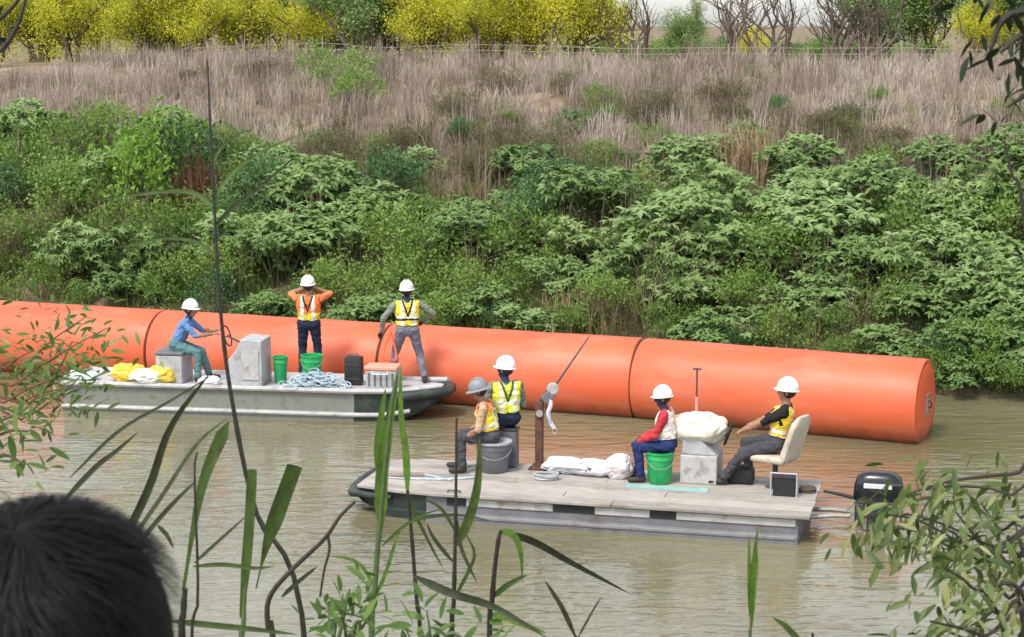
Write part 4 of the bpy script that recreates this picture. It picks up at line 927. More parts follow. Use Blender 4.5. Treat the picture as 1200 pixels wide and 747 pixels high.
# ------------------------------------------------------------------ far bank thicket
rr = random.Random(21)
def pix_u(px, v):   # u of a bank point with this picture column at this v
    t = (px-600)/F; y = v/(EV.x*t*1.0+EV.y); y = y; x = t*y*math.cos(TH)+t*(1.5)  # near enough: depth along the view axis
    return uv(x, y)[0]
row_v = [(0.15, 0.95, 0.50), (0.65, 1.05, 0.66), (1.55, 1.20, 0.85), (2.7, 1.30, 1.0), (3.9, 1.35, 1.05), (5.1, 1.4, 1.0), (6.2, 1.5, 0.85)]
for ri, (dv_, sp, sc) in enumerate(row_v):
    px = -60+rr.uniform(0, 40)
    while px < 1270:
        v = V0+dv_+rr.uniform(-0.35, 0.35); u = pix_u(px, v); t = px/1200
        keep = True
        if ri >= 5 and 380 < px < 620: keep = rr.random() < 0.45
        if ri == 6 and px > 650: keep = rr.random() < 0.6
        w = rr.random()
        if px > 640: key = 'broad' if w < 0.56 else ('palm' if w < 0.74 else ('light' if w < 0.90 else 'deep'))
        elif px > 280: key = 'light' if w < 0.42 else ('broad' if w < 0.72 else ('deep' if w < 0.84 else 'palm'))
        else: key = 'light' if w < 0.50 else ('broad' if w < 0.70 else ('deep' if w < 0.85 else 'palm'))
        if ri <= 1: key = rr.choice(['light', 'light', 'broad', 'broad', 'deep', 'dry']) if px < 1040 else rr.choice(['light', 'broad', 'deep'])
        if keep: put_shrub(key, u, v, sc*rr.uniform(0.85, 1.18), rr.uniform(0, 6.28), 0.12, sz=rr.uniform(0.9, 1.15))
        px += sp*(62 if px > 640 else 50)*rr.uniform(0.72, 1.15)
for px, dv_, k, sc in ((-10, 7.2, 'light', 1.1), (40, 7.8, 'broad', 1.0), (75, 7.0, 'light', 1.15), (120, 7.9, 'light', 1.0), (200, 7.6, 'broad', 1.0), (260, 7.1, 'light', 1.0), (20, 5.6, 'light', 1.1), (310, 6.8, 'light', 0.9), (345, 5.6, 'broad', 1.0), (1105, 0.2, 'light', 0.55), (1125, 0.0, 'broad', 0.55), (1150, 0.1, 'light', 0.6), (1172, 0.0, 'light', 0.55), (1195, 0.1, 'broad', 0.6), (1215, 0.0, 'light', 0.6), (1140, 0.7, 'broad', 0.75), (1185, 0.8, 'broad', 0.75)):
    v = V0+dv_; put_shrub(k, pix_u(px, v), v, sc, rr.uniform(0, 6), 0.1, sz=1.1)
# tall dense bush rising above the others on the left
for px, dv_, sc, lab in ((168, 4.4, 1.65, 'tall dense bright green bush rising above the thicket next to the dry reeds'),):
    v = V0+dv_; tb_ = put_shrub('light', pix_u(px, v), v, sc, 1.2, 0.2, lab, sz=1.25)
    fo_ = [c_ for c_ in tb_.children if c_.name.startswith('foliage')][0]; fo_.material_slots[0].link = 'OBJECT'
    fo_.material_slots[0].material = leaf_mat('vivid_green_leaf', [(0.05, 0.10, 0.015), (0.13, 0.25, 0.03), (0.22, 0.37, 0.04), (0.30, 0.46, 0.06)])
v = V0+4.9; put_shrub('deep', pix_u(215, v), v, 1.35, 0.4, 0.2, 'tall dark green bush against the bright green one by the dry reeds', sz=1.2)
# low dry shrubs on the upper slope
for i in range(62):
    px = rr.uniform(-20, 1220); dv_ = rr.uniform(6.8, 15.5) if i < 42 else rr.uniform(6.4, 9.0); v = V0+dv_
    if i >= 42: px = rr.uniform(370, 700)  # extra dry shrubs added here to stand in for dark brown shadow patches
    if px < 360 and dv_ > 8.5 and rr.random() < 0.7: continue
    put_shrub('dry', pix_u(px, v), v, rr.uniform(0.45, 0.85), rr.uniform(0, 6.28), 0.08)
for px, dv_, k, sc in ((800, 7.5, 'broad', 0.9), (860, 8.2, 'light', 0.7), (700, 7.6, 'light', 0.6), (1010, 7.9, 'light', 0.7), (1090, 7.8, 'broad', 0.8), (1180, 8.0, 'broad', 0.9), (930, 7.4, 'broad', 0.9), (415, 13.5, 'light', 0.9), (402, 15.5, 'light', 1.0), (560, 9.5, 'light', 0.5), (300, 7.4, 'broad', 0.7), (490, 7.2, 'broad', 0.7), (620, 7.0, 'broad', 0.8)):
    v = V0+dv_; put_shrub(k, pix_u(px, v), v, sc, rr.uniform(0, 6), 0.1)

for i in range(60):
    px = rr.uniform(-20, 1220) if i < 34 else rr.uniform(640, 1210); v = V0+(rr.uniform(7.0, 11.0) if i < 34 else rr.uniform(7.5, 14.0))
    put_shrub(rr.choice(['light', 'light', 'deep', 'broad', 'dry', 'dry']), pix_u(px, v), v, rr.uniform(0.25, 0.55), rr.uniform(0, 6), 0.06)
# ------------------------------------------------------------------ grasses
def blades(P, Hh, Wd, lean, tint, rg, curl=0.5):
    N = len(P); a = rg.uniform(0, 2*math.pi, N); ld = np.stack([np.cos(a), np.sin(a), np.zeros(N)], -1)*lean[:, None]
    b = rg.uniform(0, 2*math.pi, N); sd_ = np.stack([np.cos(b), np.sin(b), np.zeros(N)], -1)*Wd[:, None]/2
    up = np.array([0, 0, 1.0]); mid = P+up*Hh[:, None]*0.55+ld*Hh[:, None]*0.35; tip = P+up*Hh[:, None]*(1-0.25*lean[:, None])+ld*Hh[:, None]*(0.8+curl*lean[:, None])
    V = np.stack([P-sd_, P+sd_, mid-sd_*0.8, mid+sd_*0.8, tip], 1).reshape(-1, 3)
    f = np.array([(0, 1, 3), (0, 3, 2), (2, 3, 4)]); Fc = (f[None]+(np.arange(N)*5)[:, None, None]).reshape(-1, 3)
    return V, Fc, np.repeat(tint, 5)
def grass_field(name, n, u0, u1, v0, v1, hh, wd, m, seed, lean=0.45, clump=0.6, dens=None, label=None):
    rg = np.random.default_rng(seed); nc = n//14
    cu = rg.uniform(u0, u1, nc); cv = rg.uniform(v0, v1, nc)
    if dens is not None:
        kp = np.array([rg.uniform() < dens(a, b) for a, b in zip(cu, cv)]); cu, cv = cu[kp], cv[kp]
    ch = rg.uniform(0.6, 1.25, len(cu))*np.array([1+0.45*mnoise.noise((a*0.35, b*0.35, seed)) for a, b in zip(cu, cv)])
    ct = np.clip(np.array([0.5+0.75*mnoise.noise((a*0.25, b*0.5, seed+9.5))+0.4*mnoise.noise((a*0.9, b*1.1, seed+2.5)) for a, b in zip(cu, cv)])+rg.normal(0, 0.1, len(cu)), 0, 1)
    k = 14; uu = np.repeat(cu, k)+rg.normal(0, 0.10, len(cu)*k); vv = np.repeat(cv, k)+rg.normal(0, 0.10, len(cu)*k)
    P = np.array([tuple(on_ground(a, b)) for a, b in zip(uu, vv)]); P[:, 2] -= 0.03
    Hh = np.repeat(ch, k)*hh*rg.uniform(0.55, 1.2, len(P)); Wd = wd*rg.uniform(0.6, 1.4, len(P))
    V, Fc, T = blades(P, Hh, Wd, np.abs(rg.normal(0, lean, len(P))), np.clip(np.repeat(ct, k)+rg.normal(0, 0.12, len(P)), 0, 1), rg)
    o = link(name, np_mesh(name, V, Fc, False, T), m); tag(o, label, 'grass', kind='stuff'); return o
grass_field('dry_grass', 62000, -34, 9, V0+6.2, V0+22.5, 0.55, 0.022, G_dry, 3, 0.40, label='pale dry grass covering the upper slope of the far bank')
def reed_d(u, v): return 1.0 if mnoise.noise((u*0.28, v*0.3, 8.8)) > -0.05 else 0.12
grass_field('dry_weeds', 17000, -34, 9, V0+7.5, V0+21, 1.05, 0.020, leaf_mat('tall_dry_weed', [(0.15, 0.11, 0.085), (0.29, 0.225, 0.18), (0.40, 0.32, 0.25), (0.50, 0.42, 0.33)], 0.2, 0.8), 5, 0.22, dens=reed_d, label='tall brown dry weed stalks standing in the grass of the far bank')
grass_field('bank_grass', 34000, -32, 9, V0-0.1, V0+7.5, 0.58, 0.024, G_grass, 8, 0.7, label='green grass and weeds at the foot of the far bank')
def patch(u, v): return 1.0 if mnoise.noise((u*0.22, v*0.35, 2.2)) > 0.05 else 0.08
grass_field('slope_grass', 16000, -34, 9, V0+7, V0+20, 0.42, 0.024, G_grass, 12, 0.5, dens=patch, label='green grass patches among the dry grass on the upper slope')
grass_field('dead_stalks', 3200, -32, 9, V0+0.4, V0+7.5, 1.75, 0.016, leaf_mat('dead_stalk_straw', [(0.14, 0.10, 0.06), (0.26, 0.20, 0.12), (0.40, 0.33, 0.21)], 0.2, 0.8), 17, 0.5, label='dead straw stalks tangled through the green thicket')
# clump of reddish dead reeds on the left and a straw tuft by the water
def reed_clump(px, dv_, n, hh, rad, cols, label, name='dry_reeds'):
    v = V0+dv_; u = pix_u(px, v); c = on_ground(u, v); rg = np.random.default_rng(int(px))
    P = np.stack([rg.normal(0, rad, n), rg.normal(0, rad*0.6, n), np.zeros(n)], -1)
    P[:, 2] = np.array([ground_z(c.x+a, c.y+b) for a, b in P[:, :2]])-c.z-0.03
    V, Fc, T = blades(P, hh*rg.uniform(0.6, 1.1, n), 0.03*rg.uniform(0.6, 1.3, n), np.abs(rg.normal(0, 0.28, n)), rg.uniform(0, 1, n), rg)
    root = empty(name, tuple(c)); tag(root, label, 'reeds'); link('stalks', np_mesh('stalks', V, Fc, False, T), leaf_mat('reed_'+str(px), cols, 0.15, 0.8), root)
reed_clump(238, 4.2, 420, 1.9, 0.26, [(0.10, 0.045, 0.022), (0.20, 0.095, 0.05), (0.30, 0.17, 0.09)], 'upright reddish brown dead reeds beside the tall bush')
reed_clump(690, 0.9, 500, 0.95, 0.45, [(0.20, 0.14, 0.07), (0.36, 0.27, 0.15), (0.46, 0.37, 0.22)], 'pale straw tuft drooping at the water edge behind the buoys')
reed_clump(870, 7.6, 350, 1.5, 0.5, [(0.16, 0.10, 0.05), (0.30, 0.21, 0.12), (0.42, 0.32, 0.20)], 'tall straw coloured reeds above the thicket')
reed_clump(15, 2.2, 300, 1.3, 0.35, [(0.18, 0.11, 0.07), (0.30, 0.20, 0.14), (0.40, 0.30, 0.20)], 'brown dead reeds in the thicket at the upstream end')

# ------------------------------------------------------------------ trees on top of the bank
def tree_mesh(seed, h=4.6, cr=2.0, base=0.5, nl=9000, leafL=0.10, bare=False):
    rg = np.random.default_rng(seed); mb = MB(); tips = []
    def branch(p, d, L, r, lev):
        n = 5; pts = [Vector(p)]; dd = Vector(d)
        for i in range(n):
            dd = (dd+Vector(rg.normal(0, 0.16, 3))+Vector((0, 0, 0.06))).normalized(); pts.append(pts[-1]+dd*L/n)
        mb.tube(pts, list(np.linspace(r, r*0.55, n+1)), 6 if lev < 2 else 4, cap=lev == 0)
        if lev >= 2: tips.extend(pts[2:])
        if lev < 3:
            for i in range(3 if lev else 5):
                t = rg.integers(2, n+1); a = Vector(rnd_dir(rg, 1, -0.1)[0]); nd = (dd*0.55+a).normalized()
                branch(pts[t], nd, L*rg.uniform(0.50, 0.75), r*0.5, lev+1)
    for s in range(3):
        a = rg.uniform(0, 6.28); branch((rg.normal(0, 0.12), rg.normal(0, 0.12), -0.2), Vector((0.45*math.cos(a), 0.45*math.sin(a), 1)).normalized(), h*0.42, 0.085, 0)
    tr = mb.mesh('trunk', smooth=True)
    if bare: return tr, None
    tp = np.array([tuple(t) for t in tips]); tp = tp[tp[:, 2] > base]
    low = np.stack([rg.normal(0, cr*0.55, 60), rg.normal(0, cr*0.55, 60), rg.uniform(0.05, h*0.45, 60)], -1); tp = np.concatenate([tp, low])
    idx = rg.integers(0, len(tp), nl); P = tp[idx]+rg.normal(0, 0.17, (nl, 3)); P[:, 2] = np.maximum(P[:, 2], 0.08)
    ct = rg.uniform(0.15, 0.85, len(tp)); tt = np.clip(ct[idx]+rg.normal(0, 0.13, nl), 0, 1)
    L = leafL*rg.uniform(0.6, 1.4, nl)
    V, Fc, T = leaves(P, rg.normal(size=(nl, 3)), L, L*0.5, SMALL, tt, unit(rg.normal(size=(nl, 3))+np.array([0, 0, 0.6])))
    return tr, np_mesh('crown', V, Fc, False, T)
tyel = [tree_mesh(s, 4.4, 2.0, 0.4, 20000, 0.075) for s in (61, 62, 63)]
tgrn = [tree_mesh(s, 5.0, 1.9, 0.4, 16000, 0.09) for s in (71, 72)]
tbar = [tree_mesh(s, 5.2, 1.8, bare=True) for s in (81, 82)]
def put_tree(px, dv_, tm, m, sc, label, name, group):
    v = V0+dv_; p = on_ground(pix_u(px, v), v); root = empty(name, (p.x, p.y, p.z-0.05), rr.uniform(0, 6.28)); root.scale = (sc,)*3
    tag(root, label, 'tree', group)
    t = bpy.data.objects.new('trunk', tm[0]); COL.objects.link(t); t.parent = root
    if not tm[0].materials: tm[0].materials.append(M_bark)
    if tm[1] is not None:
        c = bpy.data.objects.new('crown', tm[1]); COL.objects.link(c); c.parent = root
        if not tm[1].materials: tm[1].materials.append(m)
        c.material_slots[0].link = 'OBJECT'; c.material_slots[0].material = m
    return root
ylab = 'bushy tree covered in yellow green blossom on top of the far bank'
for px, dv_, sc in ((15, 22.5, 1.0), (60, 23.0, 1.0), (95, 22.5, 1.1), (195, 22.5, 1.0), (255, 22.5, 1.0), (580, 22.5, 1.0), (640, 22.5, 1.0), (520, 22.5, 0.9), (160, 24.5, 1.15), (225, 23.5, 1.1), (290, 25, 0.95), (360, 23.5, 0.85), (545, 24, 1.1), (610, 23.5, 1.15), (665, 24.5, 1.05), (872, 28, 0.5), (1122, 24, 0.7)):
    put_tree(px, dv_, rr.choice(tyel), G_yel, sc, ylab, 'blossoming_tree', 'yellow green blossoming trees along the bank top')
for px, dv_, sc in ((50, 28, 1.0), (130, 29, 1.1), (210, 28, 1.1), (310, 28.5, 1.0), (575, 28, 1.1), (640, 29, 1.1), (385, 27, 0.9)):
    put_tree(px, dv_, rr.choice(tyel), G_yel, sc, 'yellow green blossoming tree showing between the crowns of the first row', 'blossoming_tree', 'blossoming trees of the second row')
glab = 'green leafed tree behind the dry grass on top of the far bank'
for px, dv_, sc in ((-40, 26, 1.0), (330, 27, 1.0), (425, 22.5, 0.95), (405, 24, 0.9), (448, 25, 0.9), (500, 29, 1.0), (795, 26, 0.55), (1020, 25, 0.9), (1070, 26, 0.9), (1180, 25, 1.1), (1245, 25, 1.1)):
    put_tree(px, dv_, rr.choice(tgrn), G_light if rr.random() < 0.5 else G_broad, sc, glab, 'leafy_tree', 'green trees along the bank top')
put_tree(478, 25, tgrn[0], G_olive, 0.95, 'brown withered tree between the yellow blossoming trees', 'withered_tree', None)
for px, dv_, sc in ((900, 22.5, 0.85), (965, 23, 0.95), (740, 25, 0.8), (1000, 24, 0.8), (850, 25, 0.8)):
    put_tree(px, dv_, tbar[int(px) % 2], None, sc, 'bare branched tree standing against the pale sky on the far bank', 'bare_tree', 'bare trees along the bank top')
# bushes farther back on the plateau, seen in the gaps between the trees
for i in range(26):
    px = 690+22*i+rr.uniform(-8, 8) if i < 18 else rr.uniform(-40, 1240); v = V0+rr.uniform(34, 44); p = on_ground(pix_u(px, v), v)
    fm, sm = rr.choice(protos[rr.choice(['light', 'deep', 'light'])]); root = empty('distant_bush', (p.x, p.y, p.z-0.1), rr.uniform(0, 6)); k_ = rr.uniform(0.62, 0.95); root.scale = (k_*1.5, k_*1.5, k_)
    tag(root, 'distant green bush on the plateau beyond the trees', 'bush', 'distant bushes on the plateau')
    for nm, me_ in (('foliage', fm), ('stem', sm)):
        f = bpy.data.objects.new(nm, me_); COL.objects.link(f); f.parent = root
# weathered wire fence along the bank top
fe = empty('wire_fence', tuple(on_ground(pix_u(600, V0+19.6), V0+19.6))); tag(fe, 'thin wire fence with slender posts along the top of the dry bank', 'fence')
M_post = mat('grey_fence_post', (0.30, 0.27, 0.23), 0.9, 0.2, 20)
fu = [-31+2.6*i+rr.uniform(-0.5, 0.5) for i in range(16)]; o0 = Vector(fe.location)
for u in fu:
    p = on_ground(u, V0+19.6)-o0; MB().tube([p-Vector((0, 0, 0.2)), p+Vector((rr.uniform(-.06, .06), 0, rr.uniform(0.6, 0.85)))], 0.020, 6).build('post', M_post, fe)
for hz in (0.45, 0.62):
    pts = [on_ground(u, V0+19.6)-o0+Vector((0, 0, hz)) for u in fu]; MB().tube(curve(pts, 60), 0.008, 4).build('wire', M_post, fe)

# ------------------------------------------------------------------ near bank: plants in front of the viewer
G_cane = leaf_mat('cane_leaf', [(0.030, 0.060, 0.014), (0.060, 0.110, 0.022), (0.105, 0.165, 0.035)], 0.40, 0.5, (0.05, 0.055, 0.022))
G_cane_b = leaf_mat('bright_cane_leaf', [(0.075, 0.15, 0.022), (0.115, 0.22, 0.03), (0.16, 0.28, 0.045)], 0.5, 0.5, (0.07, 0.12, 0.025))
G_cane_d = leaf_mat('dark_cane_leaf', [(0.022, 0.032, 0.012), (0.040, 0.055, 0.022), (0.070, 0.085, 0.035)], 0.25, 0.6, (0.030, 0.024, 0.014))
M_cane = mat('cane_stem', (0.020, 0.020, 0.012), 0.6, 0.3, 30, bump=0.2, bscale=60)
M_canef = mat('green_cane_stem', (0.075, 0.11, 0.035), 0.6, 0.25, 25)
def blade(parent, pts, Y, wpx, m, n=14, prof=None, twist=0.0, dY=None, name='leaf'):
    """one leaf blade: folded ribbon along picture points at depth Y"""
    dY = dY or [0]*len(pts); wpx = wpx*0.62; P = [PY(x, y, Y+d) for (x, y), d in zip(pts, dY)]; C = curve(P, n); o0 = C[0]
    V = []; w = wpx*Y/F
    for i, p in enumerate(C):
        t = i/(n-1); k = (prof(t) if prof else min(1, 0.35+t*4)*(1-t**3.0)**0.8); k = max(k, 0.02)
        tn = (C[min(i+1, n-1)]-C[max(i-1, 0)]).normalized(); vw = Vector((math.sin(twist+1.3*twist*t), -math.cos(twist+1.3*twist*t), 0.25)).normalized(); sd_ = tn.cross(vw)
        sd_ = sd_.normalized() if sd_.length > 1e-4 else Vector((1, 0, 0)); nr = sd_.cross(tn)
        V += [p-sd_*w*k/2+nr*w*k*0.16-o0, p-o0, p+sd_*w*k/2+nr*w*k*0.16-o0]
    Fc = []
    for i in range(n-1):
        a = i*3; Fc += [(a, a+1, a+4, a+3), (a+1, a+2, a+5, a+4)]
    tb = random.uniform(0.15, 0.85); tint = np.clip([tb+0.16*math.sin(i*0.7+tb*9)+(0.14 if i % 3 == 1 else 0) for i in range(len(V))], 0, 1)
    ob = link(name, np_mesh(name, [tuple(v) for v in V], Fc, True, tint), m, parent, None)
    ob.location = o0-Vector(parent.location) if parent is not None else o0
    return ob
def rooted(name, label, cat, px, py, Y):
    """an Empty where the plant meets the ground below picture point px,py at depth Y"""
    p = PY(px, py, Y); e = empty(name, (p.x, p.y, ground_z(p.x, p.y))); tag(e, label, cat); return e
def stem(parent, pts, Y, r0, r1, m, n=24, down=True, nodes=True):
    P = [PY(x, y, Y) for x, y in pts]
    if down: P = [Vector((P[0].x+0.02, P[0].y, ground_z(P[0].x, P[0].y)-0.05))]+P
    C = curve(P, n); o0 = Vector(parent.location); mb = MB(); rad = list(np.linspace(r0, r1, n))
    if nodes: rad = [r*(1.18 if i % 5 == 0 else 1.0) for i, r in enumerate(rad)]
    mb.tube([p-o0 for p in C], rad, 8); return mb.build('stem', m, parent, smooth=True)

# tall thin cane
Y = 5.0; a = rooted('tall_cane', 'tall thin dark cane stem rising past the boats with small leaves high up', 'cane', 357, 747, Y)
stem(a, [(357, 747), (300, 600), (272, 470), (258, 360), (251, 240), (247, 160), (243, 70)], Y, 0.0085, 0.0024, M_cane, 40)
blade(a, [(252, 245), (262, 215), (300, 182), (354, 157)], Y, 8, G_cane, dY=[0, 0, .1, .2])
blade(a, [(254, 262), (275, 242), (310, 215), (350, 180)], Y, 9, G_cane_d, dY=[0, -.1, -.15, -.2])
blade(a, [(251, 243), (225, 226), (180, 226), (110, 236)], Y, 9, G_cane, dY=[0, .05, .1, .1])
blade(a, [(255, 300), (230, 284), (190, 280), (130, 292)], Y, 7, G_cane, dY=[0, .1, .2, .3])
blade(a, [(249, 205), (255, 180), (275, 160), (300, 150)], Y, 6, G_cane, dY=[0, .1, .1, .1])
# left group of dark blades
Y = 4.2; b = rooted('cane_clump', 'clump of long dark cane blades leaning over the water beside the dark haired head', 'cane', 190, 747, Y)
stem(b, [(205, 800), (180, 700), (150, 640)], Y, 0.009, 0.006, M_cane, 14)
stem(b, [(215, 800), (215, 720), (217, 690)], Y, 0.009, 0.006, M_cane, 14)
blade(b, [(142, 640), (175, 570), (200, 500), (250, 432)], Y, 17, G_cane_d, twist=0.3)
blade(b, [(150, 640), (190, 582), (232, 520), (270, 488)], Y, 10, G_cane_d, twist=-0.3)
blade(b, [(70, 592), (112, 548), (135, 530), (164, 505)], Y, 11, G_cane_d)
blade(b, [(82, 560), (140, 505), (200, 470), (255, 436)], Y, 7, G_cane_d)
blade(b, [(215, 692), (226, 625), (240, 560), (268, 494)], Y, 24, G_cane, prof=lambda t: 0.30+0.75*min(1, max(0, (t-0.2))*1.5) if t < 0.93 else 0.85*(1-t)/0.07*0.8+0.1)
blade(b, [(155, 648), (185, 610), (210, 583), (232, 562)], Y, 10, G_cane_d)
blade(b, [(226, 664), (262, 662), (300, 666), (322, 664)], Y, 9, G_cane)
blade(b, [(228, 660), (250, 640), (270, 622), (292, 602)], Y, 7, G_cane_d)
blade(b, [(185, 616), (196, 628), (204, 644)], Y, 9, G_cane_d)
blade(b, [(200, 728), (250, 733), (300, 738), (350, 744)], Y, 13, G_cane)
stem(b, [(225, 800), (232, 700), (228, 560), (231, 530)], Y, 0.005, 0.002, M_cane, 16, nodes=False)
# broken broad blades by the tall cane
Y = 4.6; c = rooted('broken_cane', 'broken cane with two broad blunt leaves beside the tall thin stem', 'cane', 290, 747, Y)
stem(c, [(284, 800), (285, 740), (287, 690)], Y, 0.008, 0.005, M_canef, 14)
blade(c, [(282, 724), (287, 680), (292, 620), (296, 550)], Y, 20, G_cane, prof=lambda t: 0.25+0.75*min(1, t*2.2) if t < 0.97 else 0.85)
blade(c, [(300, 690), (312, 640), (325, 600), (345, 545)], Y, 32, G_cane, prof=lambda t: 0.10+0.9*min(1, max(0, t-0.15)*2.4), twist=0.2)
# curved bare dead stem
Y = 4.8; d = rooted('dead_stalk', 'bare dark curved dead stalk bending over the water', 'stalk', 316, 747, Y)
stem(d, [(322, 790), (314, 735), (316, 700), (342, 668), (380, 632), (398, 606), (416, 588)], Y, 0.009, 0.004, M_twig, 30, nodes=False)
stem(d, [(384, 626), (386, 645), (380, 668), (375, 700)], Y, 0.004, 0.003, M_twig, 12, down=False, nodes=False)
blade(d, [(330, 700), (345, 686), (362, 672), (372, 664)], Y, 9, G_cane_d)
# central canes
Y = 5.2; e = rooted('green_cane', 'upright green cane with a broad bright leaf in front of the boat bow', 'cane', 437, 747, Y)
stem(e, [(436, 780), (440, 680), (448, 580), (458, 480), (465, 440)], Y, 0.011, 0.004, M_canef, 30)
blade(e, [(446, 620), (447, 560), (455, 500), (467, 432)], Y, 26, G_cane_b, twist=0.15)
blade(e, [(444, 560), (443, 520), (448, 480), (452, 455)], Y, 15, G_cane_b)
blade(e, [(478, 575), (476, 530), (470, 480), (470, 425)], Y, 15, G_cane_b, twist=-0.2)
blade(e, [(448, 640), (470, 620), (492, 605), (520, 596)], Y, 7, G_cane)
blade(e, [(440, 690), (425, 665), (408, 655), (385, 652)], Y, 8, G_cane_b)
blade(e, [(440, 700), (452, 672), (462, 640), (470, 618)], Y, 8, G_cane_b)
Y = 5.4; e2 = rooted('slender_cane', 'slender dark cane standing right beside the green cane', 'cane', 492, 747, Y)
stem(e2, [(494, 790), (488, 700), (480, 600), (474, 540)], Y, 0.008, 0.004, M_cane, 24)
blade(e2, [(482, 612), (500, 606), (540, 604), (580, 612)], Y, 8, G_cane)
blade(e2, [(478, 585), (490, 610), (505, 640), (520, 668)], Y, 7, G_cane)
Y = 5.0; f_ = rooted('leafy_cane', 'dark cane with a broad drooping leaf in front of the grey tub', 'cane', 532, 747, Y)
stem(f_, [(530, 790), (532, 700), (534, 600), (535, 490)], Y, 0.009, 0.003, M_cane, 28)
blade(f_, [(536, 640), (552, 600), (560, 560), (562, 508)], Y, 20, G_cane, twist=0.2)
blade(f_, [(535, 625), (520, 600), (508, 590), (494, 585)], Y, 7, G_cane)
blade(f_, [(532, 660), (515, 640), (505, 625), (500, 612)], Y, 8, G_cane_d)
blade(f_, [(486, 676), (530, 696), (580, 712), (645, 750)], Y, 17, G_cane_d, dY=[0, -.1, -.1, -.2])
blade(f_, [(533, 700), (548, 672), (556, 648), (542, 620)], Y, 8, G_cane)
blade(f_, [(536, 610), (540, 640), (550, 665), (560, 684)], Y, 8, G_cane_d)
Y = 5.1; g = rooted('bent_cane', 'cane with a long leaf arching down toward the open water', 'cane', 576, 747, Y)
stem(g, [(574, 790), (577, 700), (583, 640), (587, 622)], Y, 0.009, 0.005, M_cane, 20)
blade(g, [(588, 624), (625, 635), (670, 660), (740, 697)], Y, 15, G_cane_d, dY=[0, .1, .2, .3])
blade(g, [(586, 622), (602, 628), (610, 650), (612, 682)], Y, 14, G_cane_b, twist=0.3)
blade(g, [(578, 700), (592, 688), (605, 680), (618, 674)], Y, 12, G_cane)
blade(g, [(576, 720), (596, 724), (620, 735), (640, 742)], Y, 16, G_cane_b)
Y = 4.9; g2 = rooted('forked_grass', 'two thin grass blades forking up from the near bank below the boat', 'grass', 676, 747, Y)
stem(g2, [(677, 800), (676, 765), (675, 745)], Y, 0.004, 0.003, M_cane, 10, nodes=False)
blade(g2, [(675, 748), (660, 715), (648, 695), (638, 680)], Y, 10, G_cane_d)
blade(g2, [(677, 748), (688, 728), (697, 712), (706, 698)], Y, 5, G_cane_d)
Y = 4.4; h_ = rooted('green_shoot', 'single bright green grass shoot standing in front of the boat stern', 'grass', 880, 747, Y)
stem(h_, [(878, 800), (879, 760), (880, 720)], Y, 0.004, 0.003, M_canef, 10, nodes=False)
blade(h_, [(880, 732), (880, 690), (884, 650), (889, 614)], Y, 10, G_cane_b)
blade(h_, [(880, 728), (878, 690), (878, 650), (878, 628)], Y, 8, G_cane_b)
blade(h_, [(881, 735), (884, 690), (887, 660), (886, 632)], Y, 8, G_cane_b)
Y = 4.3; h2 = rooted('grass_blade', 'short olive grass blade lying over the lower edge of the near bank', 'grass', 950, 770, Y)
stem(h2, [(952, 800), (950, 775), (946, 760)], Y, 0.004, 0.003, M_cane, 8, nodes=False)
blade(h2, [(946, 762), (930, 744), (918, 732), (905, 724)], Y, 13, G_cane)

grass_field('near_grass', 7000, -6, 5, 1.8, 11.0, 0.30, 0.012, G_grass, 31, 0.5, label='short green grass on the near bank slope under the canes')
# leafy bushes of the near bank: twigs carrying willow-like leaves, every leaf a part
LEAF_SH = {}
def leaf_shape(key, wr_, droop, m):
    n = 7; V = []; Fc = []
    for i in range(n):
        t = i/(n-1); k = math.sin(math.pi*min(1, t*0.94+0.06))**0.8*wr_/2 if t < 1 else 0.004
        z = -droop*t*t; V += [(t, -k, z+k*0.25), (t, 0, z), (t, k, z+k*0.25)]
    for i in range(n-1):
        a_ = i*3; Fc += [(a_, a_+3, a_+4, a_+1), (a_+1, a_+4, a_+5, a_+2)]
    for j, tv in enumerate((0.1, 0.35, 0.6, 0.9)):
        me = np_mesh('leaf', V, Fc, True, np.full(len(V), tv)); me.materials.append(m); LEAF_SH[(key, j)] = me
G_willow = leaf_mat('willow_leaf', [(0.030, 0.055, 0.016), (0.075, 0.125, 0.030), (0.17, 0.22, 0.06), (0.34, 0.34, 0.14)], 0.35, 0.45)  # palest yellowish stop puts the leaf highlights into the colour
G_bushb = leaf_mat('bright_bush_leaf', [(0.05, 0.10, 0.02), (0.10, 0.19, 0.035), (0.18, 0.28, 0.06)], 0.45, 0.5)
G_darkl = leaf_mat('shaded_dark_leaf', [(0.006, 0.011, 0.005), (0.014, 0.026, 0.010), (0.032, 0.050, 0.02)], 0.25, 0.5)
leaf_shape('willow', 0.26, 0.18, G_willow); leaf_shape('bush', 0.30, 0.12, G_bushb); leaf_shape('dark', 0.30, 0.15, G_darkl)
